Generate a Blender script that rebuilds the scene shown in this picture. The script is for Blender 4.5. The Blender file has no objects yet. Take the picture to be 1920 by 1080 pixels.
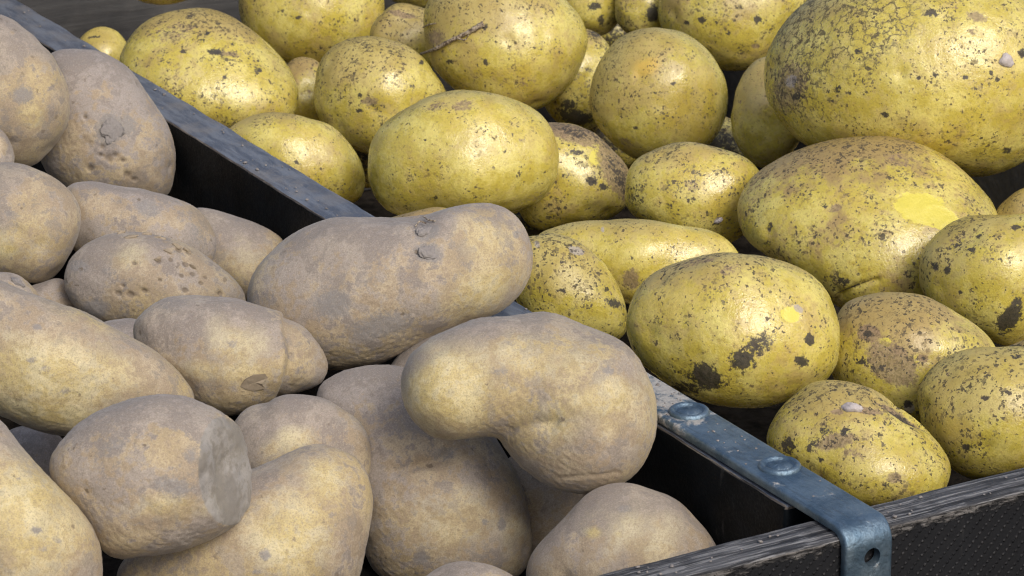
import bpy, bmesh, math
import numpy as np
from mathutils import Matrix, Vector

scene = bpy.context.scene
COL = scene.collection

# ------------------------------------------------------------------ camera
FOC = 5784.9                      # focal length in pixels of the 1920 px wide photograph
cam_loc = np.array([-0.50216741, -0.69834909, 0.38408795])
cam_F = np.array([0.45916368, 0.82006165, -0.34156639])
cam_R = np.array([0.87104615, -0.49113248, -0.00821553])
cam_F /= np.linalg.norm(cam_F)
cam_R -= cam_F * (cam_R @ cam_F); cam_R /= np.linalg.norm(cam_R)
cam_U = np.cross(cam_R, cam_F)
cd = bpy.data.cameras.new('camera')
camera = bpy.data.objects.new('camera', cd); COL.objects.link(camera)
m = Matrix.Identity(4)
for i in range(3):
    m[i][0], m[i][1], m[i][2], m[i][3] = cam_R[i], cam_U[i], -cam_F[i], cam_loc[i]
camera.matrix_world = m
cd.sensor_width = 36.0
cd.lens = 36.0 * FOC / 1920.0
cd.clip_start = 0.05; cd.clip_end = 50
cd.dof.use_dof = True
cd.dof.focus_distance = 1.06
cd.dof.aperture_fstop = 64.0
scene.camera = camera

# ------------------------------------------------------------------ light
V = -cam_F
h = V + 0.20 * cam_R + 0.22 * cam_U; h /= np.linalg.norm(h)
Ldir = 2 * (h @ V) * h - V                      # towards the sun
elev = math.asin(Ldir[2]); azim = math.atan2(Ldir[0], Ldir[1])
world = bpy.data.worlds.new('World'); scene.world = world
world.use_nodes = True
wn = world.node_tree.nodes; wl = world.node_tree.links
wn.clear()
sky = wn.new('ShaderNodeTexSky'); sky.sky_type = 'NISHITA'; sky.sun_disc = False
sky.sun_elevation = elev; sky.sun_rotation = azim
sky.air_density = 1.0; sky.dust_density = 4.0; sky.ozone_density = 1.0
bg = wn.new('ShaderNodeBackground'); bg.inputs['Strength'].default_value = 0.125
wo = wn.new('ShaderNodeOutputWorld')
wl.new(sky.outputs[0], bg.inputs[0]); wl.new(bg.outputs[0], wo.inputs[0])
sd = bpy.data.lights.new('sun', 'SUN'); sd.energy = 1.25; sd.angle = math.radians(22)
sd.color = (1.0, 0.985, 0.955)
sun = bpy.data.objects.new('sun', sd); COL.objects.link(sun)
sun.rotation_euler = Vector(Ldir).to_track_quat('Z', 'Y').to_euler()
scene.view_settings.view_transform = 'Standard'
scene.view_settings.look = 'None'
scene.view_settings.exposure = 0.34
scene.view_settings.gamma = 1.0
scene.cycles.use_denoising = True
scene.cycles.max_bounces = 4
scene.cycles.filter_width = 1.15
scene.cycles.use_adaptive_sampling = True
scene.cycles.adaptive_threshold = 0.02

# ------------------------------------------------------------------ node helpers
class G:
    def __init__(s, name):
        s.mat = bpy.data.materials.new(name); s.mat.use_nodes = True
        s.t = s.mat.node_tree; s.t.nodes.clear()
        s.out = s.t.nodes.new('ShaderNodeOutputMaterial')
        s.b = s.t.nodes.new('ShaderNodeBsdfPrincipled')
        s.t.links.new(s.b.outputs[0], s.out.inputs[0])
    def n(s, kind): return s.t.nodes.new(kind)
    def put(s, sock, v):
        if isinstance(v, bpy.types.NodeSocket): s.t.links.new(v, sock)
        elif isinstance(v, (tuple, list)) and len(v) == 3 and sock.type == 'RGBA': sock.default_value = (*v, 1)
        else: sock.default_value = v
    def coord(s, k=1000.0, rnd=400.0):
        tc = s.n('ShaderNodeTexCoord'); oi = s.n('ShaderNodeObjectInfo')
        a = s.n('ShaderNodeVectorMath'); a.operation = 'SCALE'
        s.put(a.inputs[0], tc.outputs['Object']); a.inputs['Scale'].default_value = k
        c = s.n('ShaderNodeCombineXYZ')
        for i, f in enumerate((rnd, rnd * 1.7, -rnd * 0.6)):
            s.put(c.inputs[i], s.math('MULTIPLY', oi.outputs['Random'], f))
        s.oi = oi
        return s.vadd(a.outputs[0], c.outputs[0])
    def vadd(s, a, b):
        v = s.n('ShaderNodeVectorMath'); v.operation = 'ADD'; s.put(v.inputs[0], a); s.put(v.inputs[1], b); return v.outputs[0]
    def vmul(s, a, b):
        v = s.n('ShaderNodeVectorMath'); v.operation = 'MULTIPLY'; s.put(v.inputs[0], a); s.put(v.inputs[1], b); return v.outputs[0]
    def math(s, op, a, b=0.0, clamp=False):
        x = s.n('ShaderNodeMath'); x.operation = op; x.use_clamp = clamp
        s.put(x.inputs[0], a); s.put(x.inputs[1], b); return x.outputs[0]
    def mul(s, a, b): return s.math('MULTIPLY', a, b)
    def add(s, a, b): return s.math('ADD', a, b)
    def noise(s, v, scale, detail=3.0, rough=0.55, dist=0.0):
        x = s.n('ShaderNodeTexNoise'); s.put(x.inputs['Vector'], v)
        x.inputs['Scale'].default_value = scale; x.inputs['Detail'].default_value = detail
        x.inputs['Roughness'].default_value = rough; x.inputs['Distortion'].default_value = dist
        return x.outputs['Fac']
    def ncol(s, v, scale, detail=2.0):
        x = s.n('ShaderNodeTexNoise'); s.put(x.inputs['Vector'], v)
        x.inputs['Scale'].default_value = scale; x.inputs['Detail'].default_value = detail
        return x.outputs['Color']
    def warp(s, v, scale, amp, detail=2.0):
        c = s.ncol(v, scale, detail)
        d = s.vadd(c, (-0.5, -0.5, -0.5))
        return s.vadd(v, s.vmul(d, (amp, amp, amp)))
    def vor(s, v, scale, feature='F1', rnd=1.0):
        x = s.n('ShaderNodeTexVoronoi'); x.feature = feature; s.put(x.inputs['Vector'], v)
        x.inputs['Scale'].default_value = scale; x.inputs['Randomness'].default_value = rnd
        return x
    def ss(s, x, lo, hi, a=0.0, b=1.0):
        r = s.n('ShaderNodeMapRange'); r.interpolation_type = 'SMOOTHSTEP'
        s.put(r.inputs[0], x); s.put(r.inputs[1], lo); s.put(r.inputs[2], hi); s.put(r.inputs[3], a); s.put(r.inputs[4], b)
        return r.outputs[0]
    def mix(s, f, a, b, blend='MIX'):
        x = s.n('ShaderNodeMix'); x.data_type = 'RGBA'; x.blend_type = blend
        s.put(x.inputs[0], f); s.put(x.inputs[6], a); s.put(x.inputs[7], b); return x.outputs[2]
    def sep(s, c):
        x = s.n('ShaderNodeSeparateColor'); s.put(x.inputs[0], c); return x.outputs
    def attr(s, name):
        x = s.n('ShaderNodeAttribute'); x.attribute_name = name; return x
    def bump(s, hgt, dist, strength=1.0, normal=None):
        x = s.n('ShaderNodeBump'); s.put(x.inputs['Height'], hgt)
        x.inputs['Distance'].default_value = dist; x.inputs['Strength'].default_value = strength
        if normal is not None: s.put(x.inputs['Normal'], normal)
        return x.outputs[0]
    def done(s, col, rough, normal=None, spec=0.5, metal=0.0):
        s.put(s.b.inputs['Base Color'], col); s.put(s.b.inputs['Roughness'], rough)
        s.put(s.b.inputs['Specular IOR Level'], spec); s.put(s.b.inputs['Metallic'], metal)
        if normal is not None: s.put(s.b.inputs['Normal'], normal)
        return s.mat

def mark(g, a, n, amp=0.9, lo=0.47, hi=0.58):
    """ragged edge for a stain stored as a soft vertex mask"""
    x = g.add(a, g.mul(g.math('SUBTRACT', n, 0.5), amp))
    return g.mul(g.ss(x, lo, hi), g.ss(a, 0.02, 0.2))

def skin_inputs(g):
    v = g.coord(); oc = g.sep(g.oi.outputs['Color'])
    A, B, C = g.attr('stain'), g.attr('wear'), g.attr('field')
    fa, fb, fc = g.sep(A.outputs['Color']), g.sep(B.outputs['Color']), g.sep(C.outputs['Color'])
    return v, oc, (fa[0], fa[1], fa[2], A.outputs['Alpha']), (fb[0], fb[1], fb[2], B.outputs['Alpha']), (fc[0], fc[1], fc[2], C.outputs['Alpha'])

def yellow_material(cracked):
    g = G('cracked_yellow_skin' if cracked else 'washed_yellow_skin')
    v, (tan, speck, warm), (dark, bare, scab, clay), (crack, wear, pit, ring), (f1, f2, f3, f4) = skin_inputs(g)
    n4 = g.noise(v, 0.3, 4.0, 0.62)                       # 3 mm mottling
    n3 = g.noise(v, 1.1, 3.0, 0.65)                       # sub millimetre grain
    nd = g.mul(g.math('SUBTRACT', n4, 0.5), 0.9)
    n5 = g.noise(g.vmul(v, (1.0, 1.0, 1.0)), 0.62, 4.0, 0.72)
    b1, b2, b3, b4 = g.add(f1, nd), g.add(f2, nd), g.add(f3, nd), g.add(f4, g.mul(nd, 1.3))
    col = g.mix(g.ss(b2, 0.34, 0.68), (0.52, 0.42, 0.072), (0.65, 0.555, 0.15))
    col = g.mix(g.mul(g.ss(b1, 0.45, 0.75), g.mul(warm, 0.7)), col, (0.55, 0.38, 0.085))
    col = g.mix(g.mul(g.ss(b4, 0.42, 0.92), g.add(g.mul(tan, 0.85), 0.2)), col, (0.345, 0.235, 0.09))
    col = g.mix(g.mul(g.ss(n5, 0.5, 0.7), g.add(g.mul(tan, 0.45), 0.36)), col, (0.28, 0.18, 0.05))
    col = g.mix(g.mul(g.ss(n3, 0.52, 0.72), 0.30), col, (0.30, 0.21, 0.06))
    col = g.mix(g.mul(mark(g, wear, n4, 0.9, 0.2, 0.9), 0.75), col, (0.62, 0.40, 0.05))
    brm = mark(g, bare, n4, 1.3, 0.50, 0.56)
    col = g.mix(brm, col, g.mix(n4, (0.58, 0.49, 0.05), (0.68, 0.59, 0.09)))
    scm = mark(g, scab, n5, 1.3, 0.40, 0.72)
    scol = g.mix(g.ss(n3, 0.4, 0.62), (0.27, 0.18, 0.125), (0.12, 0.075, 0.055))
    col = g.mix(g.mul(scm, 0.72), col, scol)
    clm = mark(g, clay, n5, 1.0, 0.42, 0.62)
    col = g.mix(g.mul(clm, 0.7), col, (0.36, 0.325, 0.32))
    # soil specks in clusters
    clus = g.ss(b3, 0.34, 0.86)
    x = g.n('ShaderNodeTexNoise'); g.put(x.inputs['Vector'], v); x.inputs['Scale'].default_value = 0.8; x.inputs['Detail'].default_value = 1.5
    wv = g.vadd(v, g.vmul(g.vadd(x.outputs['Color'], (-0.5, -0.5, -0.5)), (2.6, 2.6, 2.6)))
    va = g.vor(wv, 0.78); sa = g.sep(va.outputs['Color'])
    ra = g.mul(g.ss(sa[0], 0.15, 0.95), g.mul(g.add(g.mul(clus, 1.0), 0.44), g.mul(speck, 0.76)))
    ra = g.add(ra, g.mul(g.math('SUBTRACT', n5, 0.5), 0.35))
    ma = g.ss(g.math('SUBTRACT', ra, va.outputs['Distance']), -0.01, 0.06)
    vb = g.vor(wv, 0.185); sb = g.sep(vb.outputs['Color'])
    rb = g.mul(g.ss(sb[0], 0.3, 1.0), g.mul(g.add(g.mul(clus, 0.75), 0.3), g.mul(speck, 0.25)))
    mb = g.ss(g.math('SUBTRACT', g.add(rb, g.mul(g.math('SUBTRACT', n5, 0.5), 0.16)), vb.outputs['Distance']), -0.03, 0.03)
    smud = g.mul(g.ss(n5, 0.535, 0.66), g.mul(g.ss(b3, 0.46, 0.75), speck))
    sp = g.math('MAXIMUM', g.math('MAXIMUM', g.mul(ma, g.ss(sa[1], 0.0, 0.8, 0.35, 0.95)), mb), g.mul(smud, 0.66))
    sp = g.mul(sp, g.math('SUBTRACT', 1.0, brm, True))
    if cracked:
        ve = g.vor(wv, 0.23, 'DISTANCE_TO_EDGE')
        edge = g.math('SUBTRACT', 1.0, g.ss(ve.outputs['Distance'], 0.012, 0.12), True)
        cm = g.mul(g.mul(edge, g.ss(n4, 0.39, 0.54)), g.ss(crack, 0.1, 0.7))
        rg = g.mul(g.ss(ring, 0.35, 0.6), g.ss(n5, 0.38, 0.52))
        sp = g.math('MAXIMUM', sp, g.math('MAXIMUM', g.mul(cm, 0.9), g.mul(rg, 0.9)))
    dkm = mark(g, dark, n5, 2.2, 0.46, 0.80)
    allm = g.math('MAXIMUM', sp, dkm)
    col = g.mix(g.mul(sp, 0.92), col, g.mix(g.ss(n3, 0.4, 0.68), (0.024, 0.019, 0.012), (0.075, 0.052, 0.025)))
    col = g.mix(g.mul(dkm, 0.95), col, g.mix(g.ss(n5, 0.42, 0.66), (0.014, 0.012, 0.010), (0.055, 0.042, 0.028)))
    rough = g.add(g.ss(b2, 0.3, 0.7, 0.17, 0.27), g.mul(g.math('MAXIMUM', allm, g.math('MAXIMUM', scm, clm)), 0.4))
    rough = g.add(rough, g.add(g.mul(tan, 0.06), g.add(g.mul(brm, 0.15), g.mul(g.ss(b4, 0.5, 0.75), 0.16))))
    nm = g.bump(g.add(g.mul(n3, 0.7), g.mul(n5, -0.8)), 0.00027, 0.75)
    return g.done(col, rough, nm, 0.8)

def dusty_material():
    g = G('dusty_tan_skin')
    v, (dusty, speck, warm), (dark, cut, scab, clay), (crack, wear, pit, ring), (f1, f2, f3, f4) = skin_inputs(g)
    n4 = g.noise(v, 0.30, 4.0, 0.66); n5 = g.noise(v, 0.75, 4.0, 0.7); n3 = g.noise(v, 2.0, 2.5, 0.65)
    nd = g.mul(g.math('SUBTRACT', n4, 0.5), 1.1)
    b1, b2, b3, b4 = g.add(f1, nd), g.add(f2, nd), g.add(f3, g.mul(nd, 1.3)), g.add(f4, g.mul(nd, 1.4))
    col = g.mix(g.ss(b2, 0.38, 0.62), (0.325, 0.252, 0.168), (0.435, 0.35, 0.235))
    col = g.mix(g.mul(g.ss(b1, 0.38, 0.68), g.mul(warm, 1.15)), col, (0.48, 0.37, 0.155))
    # lilac grey dust coat
    col = g.mix(g.mul(g.ss(b4, 0.44, 0.66), g.add(g.mul(dusty, 0.85), 0.2)), col, (0.30, 0.265, 0.245))
    wm = mark(g, wear, b2, 1.0, -0.1, 1.35)  # yellow worn skin; also paints pale highlights into the colour
    col = g.mix(g.mul(wm, 0.85), col, g.mix(g.ss(b2, 0.36, 0.66), (0.58, 0.46, 0.15), (0.64, 0.55, 0.29)))
    col = g.mix(g.mul(g.ss(b3, 0.52, 0.74), g.mul(g.math('SUBTRACT', 1.0, g.mul(wm, 0.7), True), 0.62)), col, (0.20, 0.17, 0.15))
    clm = mark(g, clay, n5, 1.5, 0.30, 0.90)
    col = g.mix(g.mul(clm, 0.85), col, g.mix(n3, (0.17, 0.16, 0.155), (0.27, 0.255, 0.245)))
    # fine grain of dry soil
    col = g.mix(g.mul(g.ss(n5, 0.48, 0.70), 0.36), col, (0.225, 0.175, 0.125))
    col = g.mix(g.mul(g.ss(n3, 0.5, 0.66), 0.45), col, (0.20, 0.155, 0.11))
    col = g.mix(g.mul(g.ss(n3, 0.46, 0.34), 0.24), col, (0.58, 0.50, 0.39))
    va = g.vor(g.vadd(v, g.vmul(g.vadd(g.ncol(v, 0.7, 1.0), (-0.5, -0.5, -0.5)), (2.2, 2.2, 2.2))), 0.17)
    sa = g.sep(va.outputs['Color'])
    ra = g.mul(g.ss(sa[0], 0.3, 1.0), g.mul(speck, 0.24))
    ra = g.add(ra, g.mul(g.math('SUBTRACT', n5, 0.5), 0.2))
    ma = g.ss(g.math('SUBTRACT', ra, va.outputs['Distance']), -0.05, 0.06)
    dkm = mark(g, dark, n5, 1.4, 0.45, 0.7)
    spm = g.math('MAXIMUM', g.mul(ma, 0.6), g.math('MAXIMUM', g.mul(dkm, 0.8), g.mul(g.ss(pit, 0.3, 0.8), 0.65)))
    col = g.mix(spm, col, (0.14, 0.105, 0.07))
    cutm = g.ss(g.add(cut, g.mul(g.math('SUBTRACT', n5, 0.5), 0.7)), 0.4, 0.75)
    ccol = g.mix(g.ss(b4, 0.38, 0.68), (0.18, 0.17, 0.155), (0.29, 0.275, 0.255))
    ccol = g.mix(g.mul(g.ss(n4, 0.5, 0.66), 0.5), ccol, (0.16, 0.15, 0.135))
    col = g.mix(g.mul(cutm, 0.82), col, ccol)
    rough = g.math('SUBTRACT', g.ss(n4, 0.3, 0.7, 0.66, 0.84), g.mul(wm, 0.32))
    nm = g.bump(g.add(g.mul(n3, 0.5), g.add(g.mul(n5, 0.6), g.mul(n4, 0.22))), 0.00030, 0.85)
    g.b.inputs['Sheen Weight'].default_value = 0.13; g.b.inputs['Sheen Roughness'].default_value = 0.45
    g.b.inputs['Sheen Tint'].default_value = (0.9, 0.86, 0.83, 1)
    return g.done(col, rough, nm, 0.5)

def clod_material():
    g = G('dry_clay'); v = g.coord()
    n = g.noise(v, 0.8, 5.0, 0.7)
    col = g.mix(n, (0.17, 0.155, 0.145), (0.34, 0.31, 0.29))
    return g.done(col, 0.9, g.bump(n, 0.0006, 1.0), 0.2)
def flake_material():
    g = G('peeled_skin'); v = g.coord(); n = g.noise(v, 0.7, 4.0)
    return g.done(g.mix(n, (0.24, 0.19, 0.13), (0.38, 0.31, 0.22)), 0.7, g.bump(n, 0.0003, 0.7), 0.3)
def root_material():
    g = G('dried_root'); v = g.coord(); n = g.noise(v, 0.9, 4.0)
    return g.done(g.mix(g.ss(n, 0.4, 0.6), (0.10, 0.07, 0.05), (0.40, 0.33, 0.24)), 0.8, g.bump(n, 0.0004, 0.8), 0.3)
def sprout_material():
    g = G('pale_sprout'); v = g.coord(); n = g.noise(v, 0.6, 4.0)
    return g.done(g.mix(n, (0.34, 0.29, 0.28), (0.55, 0.50, 0.47)), 0.6, g.bump(n, 0.0003, 0.7), 0.4)

def film_board_material(name, axis_mesh=False):
    """dark film faced plywood face; optional woven anti slip relief"""
    g = G(name)
    tc = g.n('ShaderNodeTexCoord')
    v = g.vmul(tc.outputs['Object'], (1000.0, 1000.0, 1000.0))
    n = g.noise(v, 0.06, 5.0, 0.6); n2 = g.noise(v, 0.9, 4.0, 0.65)
    col = g.mix(g.ss(n, 0.4, 0.65), (0.0028, 0.0040, 0.0052), (0.006, 0.0082, 0.0105))
    col = g.mix(g.mul(g.ss(n2, 0.6, 0.75), 0.35), col, (0.03, 0.028, 0.026))
    # scuffs: thin vertical scratches
    sv = g.vmul(v, (0.5, 0.5, 0.08))
    sc = g.mul(g.ss(g.noise(sv, 0.5, 4.0, 0.65), 0.63, 0.73), g.ss(g.noise(v, 0.03, 2.0), 0.45, 0.62))
    col = g.mix(g.mul(sc, 0.5), col, (0.10, 0.095, 0.09))
    rough = g.ss(n2, 0.3, 0.7, 0.42, 0.62)
    nm = g.bump(n2, 0.0003, 0.5)
    if axis_mesh:
        sx = g.n('ShaderNodeSeparateXYZ'); g.put(sx.inputs[0], g.warp(v, 0.25, 0.35))
        x, z = sx.outputs[0], sx.outputs[2]
        a = g.math('SINE', g.mul(x, 1.3)); b = g.math('SINE', g.mul(z, 1.35))
        a2 = g.math('SINE', g.add(g.mul(x, 1.3), 1.5708)); b2 = g.math('SINE', g.add(g.mul(z, 1.35), 1.5708))
        w = g.math('MAXIMUM', g.mul(a, b), g.mul(a2, b2))
        w = g.ss(w, 0.72, 0.95)
        wear = g.ss(g.noise(v, 0.3, 4.0, 0.65), 0.38, 0.66, 0.0, 1.0)
        col = g.mix(g.mul(g.mul(w, wear), 0.6), g.mix(0.75, col, (0.0165, 0.0165, 0.018)), (0.085, 0.083, 0.084))
        nm = g.bump(w, 0.0006, 0.9, nm)
        so = g.n('ShaderNodeSeparateXYZ'); g.put(so.inputs[0], v)
        gr = g.noise(g.vmul(v, (0.12, 1.0, 1.0)), 0.8, 4.0, 0.65)
        ch = g.ss(g.add(so.outputs[2], g.mul(g.math('SUBTRACT', g.noise(g.vmul(v, (0.35, 1.0, 1.0)), 0.35, 5.0, 0.7), 0.5), 11.0)), 66.2, 67.6)
        col = g.mix(ch, col, g.mix(g.ss(gr, 0.4, 0.62), (0.022, 0.021, 0.021), (0.17, 0.16, 0.15)))
        nm = g.bump(g.mul(ch, gr), 0.0012, 0.8, nm)
    return g.done(col, rough, nm, 0.12)

def worn_edge_material(name, axis, c0, c1, c2):
    """sawn plywood edge: long grain along axis (0 x, 1 y)"""
    g = G(name)
    tc = g.n('ShaderNodeTexCoord')
    v = g.vmul(tc.outputs['Object'], (1000.0, 1000.0, 1000.0))
    st = [1.0, 1.0, 1.0]; st[axis] = 0.035
    sv = g.vmul(g.warp(v, 0.05, 2.0), tuple(st))
    n = g.noise(sv, 0.42, 5.0, 0.7); n2 = g.noise(sv, 1.3, 3.0, 0.6); n3 = g.noise(v, 0.12, 5.0, 0.65)
    col = g.mix(g.ss(n, 0.36, 0.6), c0, c1)
    col = g.mix(g.mul(g.ss(n2, 0.5, 0.62), 0.8), col, c2)
    col = g.mix(g.mul(g.ss(n3, 0.5, 0.68), 0.55), col, c0)
    hgt = g.add(g.mul(n, 1.0), g.mul(n2, 0.5))
    return g.done(col, g.ss(n, 0.3, 0.7, 0.6, 0.85), g.bump(hgt, 0.0012, 0.9), 0.35)

def divider_top_material():
    g = G('worn_divider_edge')
    tc = g.n('ShaderNodeTexCoord')
    v = g.vmul(tc.outputs['Object'], (1000.0, 1000.0, 1000.0))
    sv = g.vmul(g.warp(v, 0.06, 3.0), (1.0, 0.16, 1.0))
    n = g.noise(sv, 0.22, 5.0, 0.66); n2 = g.noise(v, 0.9, 5.0, 0.7); n3 = g.noise(v, 0.05, 4.0, 0.6)
    col = g.mix(g.ss(n, 0.38, 0.62), (0.07, 0.085, 0.115), (0.15, 0.168, 0.20))
    col = g.mix(g.mul(g.ss(n2, 0.52, 0.68), 0.55), col, (0.25, 0.24, 0.235))
    col = g.mix(g.mul(g.ss(n3, 0.5, 0.66), 0.5), col, (0.20, 0.185, 0.17))
    return g.done(col, g.ss(n2, 0.3, 0.7, 0.5, 0.7), g.bump(g.add(n, g.mul(n2, 0.5)), 0.0007, 0.7), 0.45)

def back_board_material():
    g = G('grey_weathered_wood')
    tc = g.n('ShaderNodeTexCoord')
    v = g.vmul(tc.outputs['Object'], (1000.0, 1000.0, 1000.0))
    sv = g.vmul(g.warp(v, 0.02, 6.0), (0.06, 1.0, 1.0))
    n = g.noise(sv, 0.25, 5.0, 0.65); n2 = g.noise(v, 0.03, 4.0)
    col = g.mix(g.ss(n, 0.35, 0.65), (0.05, 0.049, 0.049), (0.075, 0.073, 0.071))
    col = g.mix(g.mul(g.ss(n2, 0.45, 0.65), 0.5), col, (0.11, 0.105, 0.098))
    return g.done(col, 0.8, g.bump(n, 0.001, 0.7), 0.3)

def steel_material(name='zinc_plated_steel', dirt=1.0):
    g = G(name)
    tc = g.n('ShaderNodeTexCoord')
    v = g.vmul(tc.outputs['Object'], (1000.0, 1000.0, 1000.0))
    n = g.noise(v, 0.09, 5.0, 0.65); n2 = g.noise(v, 0.8, 5.0, 0.7)
    sv = g.vmul(v, (1.0, 0.12, 1.0)); n3 = g.noise(sv, 0.7, 4.0, 0.6)
    col = g.mix(g.ss(n, 0.35, 0.65), (0.095, 0.15, 0.205), (0.19, 0.26, 0.32))
    col = g.mix(g.mul(g.ss(n3, 0.52, 0.66), 0.35), col, (0.05, 0.065, 0.08))
    # pale dried soil, thicker towards the far end of the strip
    sy = g.n('ShaderNodeSeparateXYZ'); g.put(sy.inputs[0], tc.outputs['Object'])
    far = g.ss(sy.outputs[1], 0.05, 0.11, 0.0, 0.24)
    dm = g.ss(g.add(g.noise(v, 0.13, 5.0, 0.7), far), 0.60, 0.76)
    dm = g.mul(dm, dirt)
    col = g.mix(dm, col, g.mix(n2, (0.20, 0.19, 0.18), (0.52, 0.50, 0.46)))
    rough = g.add(g.ss(n2, 0.3, 0.7, 0.34, 0.52), g.mul(dm, 0.35))
    metal = g.math('SUBTRACT', 0.75, g.mul(dm, 0.75), True)
    return g.done(col, rough, g.bump(g.add(n2, dm), 0.0004, 0.7), 0.5, metal)

M_Y = yellow_material(False); M_YC = yellow_material(True); M_D = dusty_material()
M_CLOD = clod_material(); M_FLAKE = flake_material(); M_ROOT = root_material(); M_SPROUT = sprout_material()
M_FACE = film_board_material('film_faced_board'); M_MESH = film_board_material('anti_slip_board', True)
M_FEDGE = worn_edge_material('plywood_edge_front', 0, (0.014, 0.014, 0.016), (0.095, 0.095, 0.10), (0.27, 0.265, 0.26))
M_DEDGE = divider_top_material()
M_FRAY = worn_edge_material('frayed_ply', 1, (0.03, 0.027, 0.025), (0.12, 0.10, 0.085), (0.22, 0.19, 0.155))
M_BACK = back_board_material()
def earth_material():
    g = G('dry_earth'); tc = g.n('ShaderNodeTexCoord'); v = g.vmul(tc.outputs['Object'], (1000.0, 1000.0, 1000.0))
    n = g.noise(v, 0.12, 6.0, 0.7)
    return g.done(g.mix(g.ss(n, 0.35, 0.65), (0.016, 0.013, 0.010), (0.05, 0.041, 0.031)), 0.95, g.bump(n, 0.003, 1.0), 0.1)
M_EARTH = earth_material()
M_STEEL = steel_material(); M_BOLT = steel_material('bolt_steel', 0.55)

# ------------------------------------------------------------------ mesh helpers
def link(o, parent=None):
    COL.objects.link(o)
    if parent is not None: o.parent = parent
    return o
def mesh_obj(name, me, mat, parent=None):
    o = bpy.data.objects.new(name, me)
    if mat is not None and not me.materials: me.materials.append(mat)
    return link(o, parent)
def smooth(me): me.polygons.foreach_set('use_smooth', [True] * len(me.polygons)); me.update()

def ico(sub):
    bm = bmesh.new(); bmesh.ops.create_icosphere(bm, subdivisions=sub, radius=1.0)
    bm.verts.ensure_lookup_table()
    vs = np.array([v.co[:] for v in bm.verts]); fs = np.array([[v.index for v in f.verts] for f in bm.faces])
    bm.free(); vs /= np.linalg.norm(vs, axis=1)[:, None]
    return vs, fs
ICO = {6: ico(6), 7: ico(7), 5: ico(5), 4: ico(4), 3: ico(3)}

def tri_mesh(name, vs, fs):
    me = bpy.data.meshes.new(name)
    me.vertices.add(len(vs)); me.vertices.foreach_set('co', np.asarray(vs, np.float32).ravel())
    me.loops.add(len(fs) * 3); me.loops.foreach_set('vertex_index', np.asarray(fs, np.int32).ravel())
    me.polygons.add(len(fs)); me.polygons.foreach_set('loop_start', np.arange(0, len(fs) * 3, 3, dtype=np.int32))
    me.polygons.foreach_set('use_smooth', np.ones(len(fs), bool))
    me.update(calc_edges=True)
    return me

def fourier(p, rng, waves, amp, n=26):
    """smooth lumpy field over points p (metres), wavelengths in metres"""
    out = np.zeros(len(p))
    for _ in range(n):
        w = rng.uniform(*waves); d = rng.normal(size=3); d /= np.linalg.norm(d)
        out += np.sin(p @ d * 2 * math.pi / w + rng.uniform(0, 6.283)) * (w / waves[1])
    return out * amp / math.sqrt(n / 2)

def skin_field(p, rng, nrm):
    """four slow mottling fields over the skin, centred on 0.5"""
    fs = [fourier(p, rng, (0.014, 0.05), 0.17, 20), fourier(p, rng, (0.005, 0.018), 0.13, 24),
          fourier(p, rng, (0.006, 0.022), 0.15, 24), fourier(p, rng, (0.005, 0.024), 0.15, 24)]
    d = np.array([rng.normal(0, 0.35) - 0.25, rng.normal(0, 0.35) + 0.35, 0.9]); d /= np.linalg.norm(d)
    soil = np.clip(nrm @ d - 0.3, 0, 1)                       # soil on the upper, rear side, doubling as painted limb darkening
    fs[3] = fs[3] + 0.9 * soil; fs[2] = fs[2] + 0.35 * soil
    return (0.5 + np.stack(fs, 1)).astype(np.float32)

# ------------------------------------------------------------------ crate
T_DIV = 0.0094; T_FR = 0.015; FLOOR_Z = -0.14
BACK_Y = 0.735; LEFT_X = -0.305; RIGHT_X = 0.415
crate = bpy.data.objects.new('potato_crate', None); COL.objects.link(crate)
crate.location = (0, 0, FLOOR_Z)
crate['label'] = 'dark plywood crate with a divider and steel strap, holding all the potatoes'
crate['category'] = 'crate'

def board(name, lo, hi, mats, bevel=0.001, cuts=(), jitter=0.0, seed=1, parent=crate):
    """bevelled, slightly uneven board; mats = function(normal, centre) -> slot"""
    lo = np.array(lo); hi = np.array(hi); c = (lo + hi) / 2
    bm = bmesh.new()
    bmesh.ops.create_cube(bm, size=1.0)
    for v in bm.verts: v.co = Vector([(hi[i] - lo[i]) * v.co[i] for i in range(3)])
    long_ax = int(np.argmax(hi - lo))
    es = [e for e in bm.edges if abs((e.verts[0].co - e.verts[1].co)[long_ax]) > 1e-6]
    if jitter:
        bmesh.ops.subdivide_edges(bm, edges=es, cuts=140, use_grid_fill=True)
    sharp = [e for e in bm.edges if len(e.link_faces) == 2 and e.calc_face_angle(0) > 0.7]
    bmesh.ops.bevel(bm, geom=sharp, offset=bevel, segments=3, affect='EDGES', profile=0.6)
    if jitter:
        rng = np.random.default_rng(seed)
        P = np.array([v.co[:] for v in bm.verts])
        st = np.ones(3); st[long_ax] = 0.35
        for ax in range(3):
            if ax == long_ax: continue
            d = fourier(P * st, rng, (0.0015, 0.012), jitter)
            for v, k in zip(bm.verts, d): v.co[ax] += k
    me = bpy.data.meshes.new(name)
    for mt in mats[0]: me.materials.append(mt)
    for f in bm.faces: f.material_index = mats[1](f.normal, f.calc_center_median())
    for f in bm.faces: f.smooth = True
    bm.to_mesh(me); bm.free()
    o = bpy.data.objects.new(name, me); link(o, parent)
    o.location = c - np.array(parent.location) if parent is crate else c
    return o

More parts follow.
